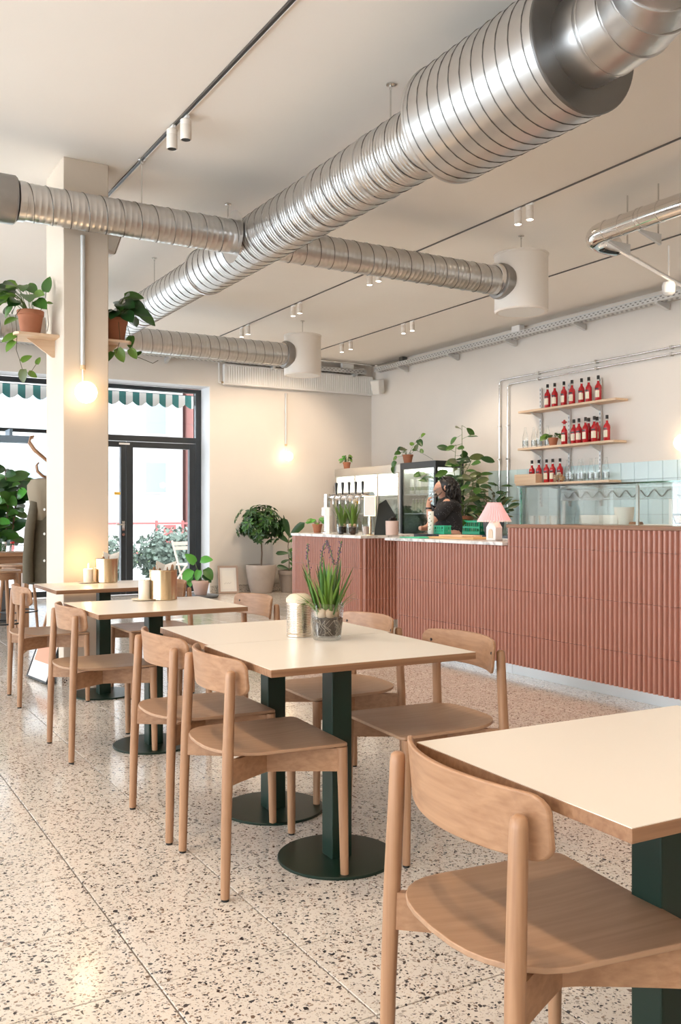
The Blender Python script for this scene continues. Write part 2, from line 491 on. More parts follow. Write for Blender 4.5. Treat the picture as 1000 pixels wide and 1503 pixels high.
for a, b_ in LW:
    wl.box(LEFTX-0.3, LEFTX, a, b_, 3.4, CEIL); wl.box(LEFTX-0.3, LEFTX, a, b_, -0.1, 0.15)
struct(wl.build('wall_left', 'plaster', smooth=False))
wn = 2
for a, b_ in LW:
    wroot = bpy.data.objects.new('window_%d' % (wn+1), None); col.objects.link(wroot); struct(wroot); wn += 1
    fr = MB()
    for yy in (a+0.03, (a+b_)/2, b_-0.03): fr.box(LEFTX-0.22, LEFTX-0.15, yy-0.03, yy+0.03, 0.15, 3.4)
    for zz in (0.18, 2.38, 3.37): fr.box(LEFTX-0.215, LEFTX-0.155, a+0.06, b_-0.06, zz-0.03, zz+0.03)
    fr.build('window_frame', 'anthracite', wroot, smooth=False)
    MB().box(LEFTX-0.19, LEFTX-0.18, a+0.06, b_-0.06, 0.21, 3.34).build('pane', 'window_glass', wroot, smooth=False)

# terrazzo baseboard and column
struct(MB().box(OX1+0.01, RIGHTX-0.03, FARY-0.018, FARY, 0, 0.11).build('baseboard_far', 'terrazzo', smooth=False))
struct(MB().box(RIGHTX-0.018, RIGHTX, BACKY, FARY-0.02, 0, 0.11).build('baseboard_right', 'terrazzo', smooth=False))
CX0, CX1, CY0, CY1 = 1.545, 1.862, 6.45, 6.97
colm = MB().box(CX0, CX1, CY0, CY1, 0.0, CEIL).build('wall_column', 'column_paint', smooth=False, bevel=0.006)
struct(colm)
cb = MB()
for q in ((CX0-0.014, CX1+0.014, CY0-0.014, CY0), (CX0-0.014, CX1+0.014, CY1, CY1+0.014), (CX0-0.014, CX0, CY0, CY1), (CX1, CX1+0.014, CY0, CY1)): cb.box(*q, 0, 0.13)
cb.build('baseboard', 'terrazzo', colm, smooth=False)

# window 1 (fixed glazing left of the door) and door 1
WY = FARY+0.38
w1 = bpy.data.objects.new('window_1', None); col.objects.link(w1); struct(w1)
f1 = MB()
for x in (OX0+0.03, -1.15, 0.3, 1.7, 3.12): f1.box(x-0.03, x+0.03, WY-0.035, WY+0.035, 0.0, OZ-0.02)
for z0, z1 in ((OZ-0.09, OZ-0.02), (2.36, 2.41), (0.02, 0.1)): f1.box(OX0+0.06, 3.09, WY-0.03, WY+0.03, z0, z1)
f1.build('window_frame', 'anthracite', w1, smooth=False)
for xa, xb in ((OX0+0.06, -1.18), (-1.12, 0.27), (0.33, 1.67), (1.73, 3.09)):
    for z0, z1 in ((0.1, 2.36), (2.41, OZ-0.09)):
        MB().box(xa, xb, WY-0.006, WY+0.006, z0, z1).build('pane', 'window_glass', w1, smooth=False)
d1 = bpy.data.objects.new('door_1', None); col.objects.link(d1); struct(d1)
fd = MB()
fd.box(3.15, 3.22, WY-0.05, WY+0.05, 0, OZ-0.02); fd.box(5.215, 5.30, WY-0.05, WY+0.05, 0, OZ-0.02)
fd.box(3.22, 5.215, WY-0.05, WY+0.05, OZ-0.075, OZ-0.02); fd.box(3.22, 5.215, WY-0.05, WY+0.05, 2.295, 2.38)
fd.build('door_frame', 'anthracite', d1, smooth=False, bevel=0.004)
MB().box(3.22, 5.215, WY-0.006, WY+0.006, 2.38, OZ-0.075).build('pane', 'window_glass', d1, smooth=False)
for xa, xb in ((3.23, 4.105), (4.115, 5.205)):
    L_ = MB(); sx = 0.075 if xb < 5 else 0.1
    L_.box(xa, xa+sx, WY-0.062, WY+0.02, 0.012, 2.285); L_.box(xb-sx, xb, WY-0.062, WY+0.02, 0.012, 2.285)
    L_.box(xa+sx, xb-sx, WY-0.06, WY+0.02, 2.2, 2.285); L_.box(xa+sx, xb-sx, WY-0.06, WY+0.02, 0.012, 0.14)
    lf = L_.build('door_leaf', 'anthracite', d1, smooth=False, bevel=0.004)
    MB().box(xa+sx, xb-sx, WY-0.012, WY, 0.14, 2.2).build('pane', 'window_glass', lf, smooth=False)
    if xa < 4:
        hd = MB(); hd.box(4.045, 4.085, WY-0.07, WY-0.062, 0.96, 1.10); hd.tube([(4.065, WY-0.07, 1.05), (4.065, WY-0.115, 1.05), (3.94, WY-0.115, 1.05)], 0.011, 8)
        hd.build('handle', 'chrome', lf)
        MB().lathe([(0.022, 0), (0.022, 0.01)], 14, (4.065, WY-0.075, 0.90), 'y').build('lock', 'chrome', lf)
MB().box(4.0, 4.16, WY-0.075, WY-0.063, 2.235, 2.262).build('closer_plate', 'white_paint', d1, smooth=False)
MB().box(3.93, 4.02, WY-0.068, WY-0.0625, 1.49, 1.53).build('sticker', 'sticker_yellow', d1, smooth=False)

# pale blue wall tiles behind the counter: each tile a part of the right wall
tw = 0.2
bt = MB(); q = tw/2-0.003
bt.box(-0.012, 0, -q, q, -q, q)
bt_me = bt.mesh('tile', 'blue_tile', smooth=False)
MB().box(RIGHTX-0.006, RIGHTX, 5.0, 9.93, 0.8, 1.80).build('tile_bed', 'blue_grout', wall_right, smooth=False)
for j in range(24):
    for k in range(5):
        y = 9.93-tw/2-j*tw
        if y < 5.1: continue
        t_ = put(bt_me, 'tile', wall_right, (RIGHTX-0.006, y, 1.80-tw/2-k*tw), bevel=None)

# ================================================================ OUTDOORS
struct(MB().box(-30, 40, 13.9, 70, -0.25, -0.12).build('ground', 'paving', smooth=False))
tag(MB().box(2, 30, 24, 31, -0.12, -0.05).build('lawn_strip', 'lawn', smooth=False), 'pale strip of grass across the street outside the glass door', 'grass')
def facade(name, label, x0, x1, y, h, mat, wmat, nx, nz, wx, wz):
    t = thing(name, label, 'building', ((x0+x1)/2, y, 0))
    MB().box(-(x1-x0)/2, (x1-x0)/2, 0, 6, -0.1, h).build('wall', mat, t, smooth=False)
    for i in range(nx):
        for k in range(nz):
            cx = -(x1-x0)/2+(i+0.5)*(x1-x0)/nx; cz = 1.2+(k+0.35)*(h-1.4)/nz
            w = MB(); w.box(cx-wx/2, cx+wx/2, -0.06, 0.02, cz, cz+wz)
            wo = w.build('window', wmat, t, smooth=False)
            MB().box(cx-wx/2+0.08, cx+wx/2-0.08, -0.075, -0.06, cz+0.08, cz+wz-0.08).build('pane', 'outdoor_glass', wo, smooth=False)
    MB().box(-(x1-x0)/2-0.15, (x1-x0)/2+0.15, -0.2, 6, h, h+0.25).build('cornice', 'facade', t, smooth=False)
    return t
facade('apartment_building', 'pale rendered apartment block across the street seen through the door', 2, 15, 40, 12, 'facade', 'building_white', 5, 4, 1.1, 1.5)
facade('brick_house', 'washed-out red house at the right of the street view', 15.2, 26, 38, 10, 'facade_red', 'building_white', 4, 3, 1.2, 1.6)
facade('white_building', 'bright white building across the street left of the column', -18, 1.6, 38, 11, 'building_white', 'facade', 7, 3, 1.2, 1.6)
fn = thing('street_fence', 'red metal railing fence across the street outside the door', 'fence', (9, 24, -0.12))
for z in (0.25, 1.05):
    MB().box(-4.5, 6, -0.025, 0.025, z, z+0.05).build('rail', 'fence_red', fn, smooth=False)
for i in range(15):
    MB().box(-4.5+i*0.75-0.03, -4.5+i*0.75+0.03, -0.03, 0.03, 0, 1.15).build('post', 'fence_red', fn, smooth=False)
for i in range(14):
    MB().box(-4.5+i*0.75+0.2, -4.5+i*0.75+0.55, -0.008, 0.008, 0.32, 1.03).build('panel', 'fence_red', fn, smooth=False) if i % 4 == 1 else None
def shrub(name, label, loc, rx, rz, n, mat, leaf=0.1):
    t = thing(name, label, 'shrub', loc)
    b = MB(); rnd = random.Random(len(label)+int(loc[0]*10))
    for _ in range(n):
        u = Vector((rnd.gauss(0,1), rnd.gauss(0,1), rnd.gauss(0,1))).normalized()
        p = Vector((u.x*rx, u.y*rx*0.7, rz+u.z*rz))*1.0
        d = Vector((rnd.uniform(-1,1), rnd.uniform(-1,1), rnd.uniform(-1,1)))
        mm = frame_mat(p*rnd.uniform(0.6, 1.08), d, u); s_ = leaf*rnd.uniform(0.7, 1.3)
        b.add([mm @ Vector(q_) for q_ in ((0,0,0),(s_*0.4,s_*0.5,0.02),(0,s_,0),(-s_*0.4,s_*0.5,0.02))], [(0,1,2,3)])
    f_ = b.build('foliage', mat, t, smooth=False); f_['kind'] = 'stuff'
    MB().lathe([(rx*0.3, 0), (rx*0.5, rz*0.8), (rx*0.3, rz*1.3), (0.01, rz*1.4)], 10).build('core', mat, t)
    return t
shrub('planter_shrub', 'grey green shrub in a planter on the pavement outside the door', (6.35, 17.5, -0.12), 0.75, 0.5, 2600, 'shrub', 0.10)
shrub('planter_shrub', 'grey green shrub at the left edge of the door glass outside', (5.0, 17.3, -0.12), 0.5, 0.42, 1500, 'shrub', 0.10)
tr = thing('street_tree', 'bare street tree behind the upper window pane', 'tree', (9.6, 22, -0.12))
MB().tube([(0,0,0),(0.05,0,2.5),(0.0,0,5.5),(0.1,0,8)], [0.13,0.11,0.08,0.02], 8).build('trunk', 'outdoor_trunk', tr)
rnd = random.Random(3)
for i in range(14):
    z = 2.6+i*0.36; a = rnd.uniform(0, 2*PI); l_ = rnd.uniform(0.7, 1.5)
    MB().tube([(0.03,0,z),(math.cos(a)*l_*0.5, math.sin(a)*l_*0.5, z+0.3),(math.cos(a)*l_, math.sin(a)*l_, z+0.75)], [0.035,0.02,0.006], 5).build('branch', 'outdoor_trunk', tr)
# patio chairs
def patio_chair(loc, rz, label):
    t = thing('patio_chair', label, 'chair', loc, rz)
    for sx in (-1, 1):
        MB().tube([(sx*0.2, -0.2, 0), (sx*0.2, 0.18, 0.86)], 0.016, 6).build('leg', 'frame_wood', t)
        MB().tube([(sx*0.2, 0.22, 0), (sx*0.2, -0.22, 0.45)], 0.016, 6).build('leg', 'frame_wood', t)
    for k in range(4): MB().box(-0.2, 0.2, -0.2+k*0.1, -0.12+k*0.1, 0.44, 0.46).build('seat_slat', 'frame_wood', t, smooth=False)
    for k in range(2): MB().box(-0.2, 0.2, 0.125+k*0.03, 0.14+k*0.03, 0.7+k*0.08, 0.76+k*0.08).build('back_slat', 'frame_wood', t, smooth=False)
patio_chair((5.75, 15.1, -0.12), 0.3, 'folding wooden patio chair with light slats just outside the door')
patio_chair((6.75, 15.6, -0.12), -0.6, 'folding wooden patio chair at the right edge of the door glass')
# awning valance with scallops
aw = thing('awning', 'green and white striped awning with a scalloped edge above the windows outside', 'awning', (0, 13.62, 0))
MB().box(-2.4, 5.5, -0.02, 0.02, 3.02, 3.07).build('bar', 'anthracite', aw, smooth=False)
sw = 0.105
for i in range(74):
    x = 5.45-i*sw
    if x-sw < -2.4: break
    u0 = (i % 2)
    pts = []
    lo = 2.86; hi = 2.92
    z_l, z_r = (lo, hi) if i % 2 == 0 else (hi, lo)
    n_ = 5
    pts = [(x-sw, 3.06)] + [(x-sw+sw*k/n_, (hi-(hi-lo)*math.sin(PI/2*((n_-k)/n_ if i % 2 else k/n_)))) for k in range(n_+1)] + [(x, 3.06)]
    MB().prism(pts, -0.012, -0.004, fn=lambda a, b_, c: (a, c-0.015, b_)).build('stripe', 'awning_green' if (i//1) % 2 == 0 else 'awning_white', aw, smooth=False)
# ================================================================ CEILING SERVICES
def ring_profile(L, pitch, r, amp, sub):
    """corrugated duct wall: fine ribs between the seams"""
    pr_ = []
    n = int(L/(pitch/sub))
    st = L/max(1, n)
    for k in range(n):
        z = k*st
        pr_ += [(r, z), (r, z+st*0.62), (r+amp, z+st*0.76), (r+amp, z+st*0.86)]
    pr_.append((r, L))
    return pr_
def helix(r, L, pitch, n=28, z0=0.0):
    N = int(L/pitch*n)
    return [(r*math.cos(2*PI*k/n), r*math.sin(2*PI*k/n), z0+pitch*k/n) for k in range(N+1)]
def ax(pts, axis):
    return [(p[2], p[0], p[1]) if axis == 'x' else (p[1], p[2], p[0]) for p in pts]
def duct(parent, axis, r, L, pitch=0.12, amp=0.0016, sub=4, n=44, off=(0,0,0), seam=True, name='duct_section'):
    b = MB().lathe(ring_profile(L, pitch, r, amp, sub), n, off, axis, cap=True)
    o = b.build(name, 'steel', parent, sharp=50)
    if seam:
        pts = [(p[0]+off[0], p[1]+off[1], p[2]+off[2]) for p in ax(helix(r+0.001, L, pitch), axis)]
        MB().tube(pts, 0.0034, 4).build('seam', 'seam_dark', o)
    return o
def band(parent, axis, r, w, off, mat='steel', name='joint_band'):
    return MB().lathe([(r, -w/2), (r+0.006, -w/2+0.003), (r+0.006, w/2-0.003), (r, w/2)], 44, off, axis).build(name, mat, parent)
DZ = 3.25; DX = 2.92
md = thing('main_duct', 'large round spiral steel duct running diagonally under the ceiling', 'duct', (DX, 0, DZ))
duct(md, 'y', 0.192, 3.40, off=(0, 3.85, 0))
duct(md, 'y', 0.158, 3.25, off=(0, 7.25, 0), pitch=0.12)
for y, r in ((3.9, 0.193), (4.53, 0.193), (5.14, 0.193), (7.22, 0.193), (7.3, 0.16), (8.9, 0.16)): band(md, 'y', r, 0.035, (0, y, 0))
MB().lathe([(0.193, 0), (0.19, 0.02), (0.16, 0.06)], 44, (0, 7.24, 0), 'y').build('reducer', 'steel', md)
sl = duct(md, 'y', 0.302, 0.96, pitch=0.085, amp=0.0, sub=1, n=64, off=(0, 2.89, 0), name='silencer')
MB().lathe([(0.20, 0), (0.303, -0.004), (0.308, 0.0), (0.308, 0.012), (0.303, 0.016)], 64, (0, 2.885, 0), 'y').build('end_cap', 'dark_steel', md)
MB().lathe([(0.19, 0.01), (0.303, 0.004), (0.308, 0.0), (0.308, -0.012), (0.303, -0.016)], 64, (0, 3.855, 0), 'y').build('end_cap', 'steel', md)
# gored elbow on the near side: straight collar then segments turning to the left
def seg(parent, a, b, r, name='elbow_segment'):
    a, b = Vector(a), Vector(b); t = (b-a)
    m_ = MB(); L = t.length
    pts = [a, a+t*0.04, a+t*0.07, a+t*0.93, a+t*0.96, b]
    rs = [r-0.004, r-0.004, r, r, r+0.005, r+0.005]
    m_.tube(pts, rs, 44)
    o = m_.build(name, 'steel', parent, sharp=25)
    return o
seg(md, (0, 2.92, 0), (0, 2.74, 0), 0.196, 'collar')
prev = Vector((0, 2.74, 0)); ang = 0.0
pos = prev
for k in range(6):
    ang += R(15) if k else R(7)
    nx_ = pos + Vector((-math.sin(ang), -math.cos(ang), 0))*0.165
    seg(md, pos - Vector((-math.sin(ang), -math.cos(ang), 0))*0.015, nx_, 0.198-0.001*k)
    pos = nx_
seg(md, pos, pos+Vector((-1.6, 0, 0)), 0.19, 'duct_section')
def rod(parent, x, y, z0, z1):
    b = MB().tube([(x, y, z0), (x, y, z1)], 0.005, 6)
    o = b.build('hanger_rod', 'steel_pipe', parent)
    MB().lathe([(0.008, -0.03), (0.008, -0.012), (0.026, -0.008), (0.026, 0)], 10, (x, y, z1)).build('ceiling_plate', 'steel_pipe', o)
for y, r in ((4.41, 0.19), (6.77, 0.19), (8.56, 0.158)): rod(md, 0, y, r, CEIL-DZ)
BR = thing('branch_duct', 'round spiral branch duct crossing in front of the column to the left edge', 'duct', (0, 6.22, DZ))
duct(BR, 'x', 0.122, 1.52, off=(1.21, 0, 0), sub=3)
band(BR, 'x', 0.124, 0.05, (1.215, 0, 0))
MB().lathe([(0.19, 0.30), (0.158, 0.31), (0.126, 0.33), (0.126, 0.36)][::-1], 40, (2.42, 0, 0), 'x').build('saddle_flare', 'steel', BR)
MB().lathe([(0.10, -0.26), (0.152, -0.258), (0.156, -0.25), (0.156, -0.01), (0.148, 0), (0.118, 0.004)], 44, (1.18, 0, 0), 'x').build('damper_collar', 'collar_steel', BR)
duct(BR, 'x', 0.122, 1.0, off=(-0.06, 0, 0), sub=3)
rod(BR, 2.03, 0, 0.122, CEIL-DZ)
B2 = thing('branch_duct', 'round spiral branch duct running right to the nearer white diffuser drum', 'duct', (0, 6.22, DZ))
duct(B2, 'x', 0.122, 2.16, off=(3.1, 0, 0), sub=3)
MB().lathe([(0.118, -0.004), (0.148, 0), (0.156, 0.01), (0.156, 0.085), (0.150, 0.09), (0.10, 0.092)], 44, (5.24, 0, 0), 'x').build('damper_collar', 'collar_steel', B2)
B3 = thing('branch_duct', 'round spiral branch duct along the far wall ending at the farther white drum', 'duct', (0, 10.38, 3.235))
duct(B3, 'x', 0.14, 7.0, off=(-1.75, 0, 0), sub=3)
MB().lathe([(0.138, -0.004), (0.165, 0), (0.172, 0.01), (0.172, 0.085), (0.166, 0.09), (0.10, 0.092)], 44, (5.24, 0, 0), 'x').build('damper_collar', 'collar_steel', B3)
def drum(y, z, label):
    t = thing('air_diffuser', label, 'air vent', (5.515, y, z))
    b = MB(); b.lathe([(0.19, -0.255), (0.225, -0.262), (0.238, -0.25), (0.238, 0.235), (0.246, 0.24), (0.246, 0.25), (0.236, 0.256), (0.02, 0.258)], 40)
    b.build('drum', 'drum_white', t)
    MB().lathe([(0.205, -0.258), (0.19, -0.235), (0.12, -0.215), (0.01, -0.21)], 36, (0,0,0)).build('nozzle', 'white_paint', t)
    MB().lathe([(0.012, -0.25), (0.03, -0.245), (0.03, -0.22), (0.012, -0.215)], 14).build('hub', 'white_paint', t)
    MB().tube([(-0.32, 0, 0.005), (-0.18, 0, 0.005)], 0.13, 32).build('neck', 'drum_white', t)
    rod(t, 0, 0, 0.25, CEIL-z)
drum(6.22, 3.262, 'white cylindrical air diffuser drum hanging nearest, above the counter')
drum(10.38, 3.245, 'white cylindrical air diffuser drum hanging farther away by the radiator')

# small polished duct near the right edge
sd = thing('exhaust_duct', 'small polished steel duct with a bend hanging at the right edge', 'duct', (0, 0, 3.4))
EX, EY = 5.36, 5.27
pp = [(EX, y, 0) for y in (2.6, 3.4, 4.2, 4.9, 5.12)]
for k in range(1, 7):
    a = R(15*k); pp.append((EX+0.14*(1-math.cos(a)), 5.12+0.14*math.sin(a), -0.004*k))
pp += [(EX+0.2, 5.26, -0.03), (EX+0.3, 5.26, -0.03)]
MB().tube(pp, 0.078, 28).build('pipe', 'chrome', sd, sharp=60)
for y in (3.6, 3.85, 4.1, 4.32, 4.54, 4.7, 4.74, 4.9, 5.06):
    MB().lathe([(0.078, -0.006), (0.083, -0.003), (0.083, 0.003), (0.078, 0.006)], 28, (EX, y, 0), 'y').build('joint_ring', 'chrome', sd)
for y in (4.72, 5.02, 3.6):
    b = MB(); b.prism([(0.05, -0.09), (0.28, -0.09), (0.28, -0.17), (0.05, -0.10)], -0.012, 0.012, fn=lambda x, z, t_: (EX+x-0.08, y+t_, z)); b.build('bracket', 'galv_tray', sd, smooth=False)
    MB().tube([(EX+0.18, y, -0.09), (EX+0.18, y, CEIL-3.4)], 0.006, 6).build('hanger_rod', 'steel_pipe', sd)
MB().tube([(EX+0.28, 5.26, -0.03), (EX+1.5, 5.72, -0.03), (RIGHTX, 6.2, -0.03)], 0.022, 10).build('thin_pipe', 'chrome', sd)
sv = thing('ceiling_camera', 'small white round device under the ceiling at the right edge', 'device', (6.9, 5.76, 3.32))
MB().lathe([(0.03, -0.09), (0.055, -0.07), (0.06, 0.0), (0.05, 0.03)], 16).build('dome', 'white_enamel', sv)
MB().tube([(0, 0, 0.03), (0, 0, 0.37)], 0.008, 6).build('stem', 'white_enamel', sv)

# cable trays
def tray(name, label, axis, a, b, c, z, w, brk):
    t = thing(name, label, 'cable tray', (0, 0, z))
    L = b-a; bm_ = MB()
    def bx(p0, p1, q0, q1, z0, z1, m):
        return m.box(q0, q1, p0, p1, z0, z1) if axis == 'y' else m.box(p0, p1, q0, q1, z0, z1)
    bx(a, b, c-w, c, -0.004, 0, bm_); bx(a, b, c-w-0.003, c-w, -0.004, 0.062, bm_); bx(a, b, c, c+0.003, -0.004, 0.062, bm_)
    bm_.build('channel', 'galv_tray', t, smooth=False)
    hm = MB(); n = int(L/0.07)
    for k in range(n):
        p = a+k*0.07+0.02
        bx(p, p+0.03, c-w-0.0045, c-w-0.0028, 0.012, 0.022, hm); bx(p+0.035, p+0.062, c-w-0.0045, c-w-0.0028, 0.036, 0.046, hm)
        bx(p, p+0.028, c-w*0.7, c-w*0.55, -0.0056, -0.0038, hm); bx(p+0.03, p+0.06, c-w*0.4, c-w*0.25, -0.0056, -0.0038, hm)
    ho = hm.build('slots', 'dark_steel', t, smooth=False); ho['kind'] = 'stuff'
    for p in brk:
        bb = MB(); fn = (lambda u, v_, t_: (u, p+t_, v_)) if axis == 'y' else (lambda u, v_, t_: (p+t_, u, v_))
        bb.prism([(c-w-0.02, -0.006), (c+0.05, -0.006), (c+0.05, -0.085), (c-w-0.02, -0.03)], -0.02, 0.02, fn=fn)
        bb.build('bracket', 'galv_tray', t, smooth=False)
    return t
tray('cable_tray', 'perforated steel cable tray along the right wall', 'y', 4.0, 12.6, RIGHTX-0.07, 3.53, 0.13, (4.4, 5.6, 6.85, 8.1, 9.35, 10.6, 11.9))
tray('cable_tray', 'perforated steel cable tray along the far wall above the radiator', 'x', -2.0, 8.0, FARY-0.07, 3.52, 0.12, (1.2, 2.9, 4.6, 6.3, 7.8))
jb = thing('junction_box', 'small white junction box on the far cable tray', 'junction box', (7.66, 12.86, 3.584))
MB().box(-0.11, 0.11, -0.04, 0.04, 0, 0.09).build('box', 'white_enamel', jb, smooth=False, bevel=0.006)
MB().tube([(0.11, 0, 0.03), (0.32, 0, 0.03), (0.36, 0, -0.06)], 0.006, 6).build('cable', 'white_enamel', jb)
jb = thing('junction_box', 'small white junction box on the right wall tray', 'junction box', (8.10, 9.2, 3.594))
MB().box(-0.045, 0.045, -0.08, 0.08, 0, 0.09).build('box', 'white_enamel', jb, smooth=False, bevel=0.006)
MB().tube([(0, 0.08, 0.03), (0, 0.2, 0.02), (0, 0.3, -0.055)], 0.006, 6).build('cable', 'white_enamel', jb)
pc = thing('pipe_run', 'thin dark pipe with an elbow under the ceiling in the far corner', 'pipe', (0, 0, 3.655))
MB().tube([(5.6, 12.7, 0), (7.6, 12.7, 0), (8.1, 12.7, 0), (8.14, 12.66, 0), (8.14, 11.95, 0)], 0.016, 8).build('pipe', 'steel_pipe', pc)
MB().box(8.1, 8.19, 11.9, 11.99, -0.05, 0.03).build('valve', 'dark_steel', pc, smooth=False)

# ceiling tracks and spots
def track(x, y0, y1, w, label, rec=False):
    t = thing('lighting_track', label, 'lighting track', (x, 0, CEIL))
    MB().box(-w/2, w/2, y0, y1, -0.012, -0.001).build('rail', 'black_metal', t, smooth=False)
    for s in (-1, 1): MB().box(s*w/2-0.002, s*w/2+0.003, y0, y1, -0.013, -0.0005).build('edge_strip', 'white_paint' if s > 0 else 'dark_steel', t, smooth=False)
track(2.03, 0.3, 7.6, 0.022, 'black lighting track on the ceiling above the dining tables')
track(4.985, 2.5, 12.7, 0.007, 'thin black lighting track on the ceiling above the counter')
track(6.70, 4.5, 12.6, 0.005, 'thin black lighting track on the ceiling nearest the right wall')
track(0.15, -1.6, 7.6, 0.030, 'black lighting track on the ceiling left of the tables')
def spot(x, y, label, lit, aim=(0, 0), power=None, group=None, r=0.03, big=1.0):
    t = thing('track_spotlight', label, 'spotlight', (x, y, CEIL-0.012), 0, group)
    h_ = 0.105*big; r *= big
    MB().box(-0.011, 0.011, -0.04, 0.04, -0.018, 0).build('adapter', 'white_enamel', t, smooth=False, bevel=0.002)
    MB().lathe([(r*0.9, -0.018), (r, -0.022), (r, -0.05), (r*0.97, -0.052), (r*0.97, -0.055), (r, -0.057), (r, -0.02-h_), (r*0.92, -0.024-h_), (r*0.8, -0.02-h_), (r*0.8, -0.012-h_)], 20).build('body', 'drum_white', t)
    MB().lathe([(r*0.82, 0), (r*0.82, 0.004)], 20, (0, 0, -0.022-h_)).build('lens', 'spot_lens' if lit else 'cap_black', t)
    if power:
        ld = bpy.data.lights.new('spot_beam', 'SPOT'); ld.energy = power; ld.color = WARM; ld.spot_size = R(96); ld.spot_blend = 0.6; ld.shadow_soft_size = 0.045
        lo = bpy.data.objects.new('spot_beam', ld); col.objects.link(lo); lo.parent = t; lo.location = (0, 0, -0.032-h_)
        lo.rotation_euler = (R(aim[1]), R(-aim[0]), 0)
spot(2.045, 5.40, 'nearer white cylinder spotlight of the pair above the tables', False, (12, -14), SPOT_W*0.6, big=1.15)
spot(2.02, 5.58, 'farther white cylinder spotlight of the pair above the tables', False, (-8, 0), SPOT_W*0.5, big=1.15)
spot(4.985, 5.52, 'lit white spotlight over the counter, right one of its pair', True, (10, 0), SPOT_BAR)
spot(4.985, 5.66, 'lit white spotlight over the counter, left one of its pair', True, (-20, 0), SPOT_BAR)
spot(4.985, 7.75, 'lit white spotlight seen just below the right branch duct', True, (15, 0), SPOT_BAR)
spot(4.985, 7.92, 'lit white spotlight partly hidden by the right branch duct', True, (0, 0), SPOT_BAR)
spot(4.985, 9.45, 'lit spotlight above the far end of the bar, right of its pair', True, (0, 0), SPOT_BAR)
spot(4.985, 9.62, 'lit spotlight above the far end of the bar, left of its pair', True)
spot(4.985, 10.9, 'lit spotlight nearest the far branch duct, right of its pair', True, (10, 38), SPOT_BAR*1.6)
spot(4.985, 11.1, 'lit spotlight nearest the far branch duct, left of its pair', True)
spot(6.70, 9.62, 'lit spotlight by the right wall above the big plant, right of its pair', True, (25, 0), SPOT_BAR)
spot(6.70, 9.82, 'lit spotlight by the right wall above the big plant, left of its pair', True)
spot(6.70, 11.15, 'lit spotlight by the far corner near the radiator, right of its pair', True, (-10, 40), SPOT_BAR*1.6)
spot(6.70, 11.4, 'lit spotlight by the far corner near the radiator, left of its pair', True)
spot(6.70, 4.9, 'added spotlight by the right wall out of view, brightening the bar', True, (25, 35), SPOT_BAR*1.2)  # unseen spot, added to brighten the bar side
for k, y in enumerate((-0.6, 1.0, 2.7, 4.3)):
    spot(0.15, y, 'white spotlight on the track left of the tables, %s' % ['behind the camera', 'beside the camera', 'beside the central table', 'nearest the column'][k], False, (16, 2), SPOT_W*(3.1 if k in (1, 2) else 1.7))

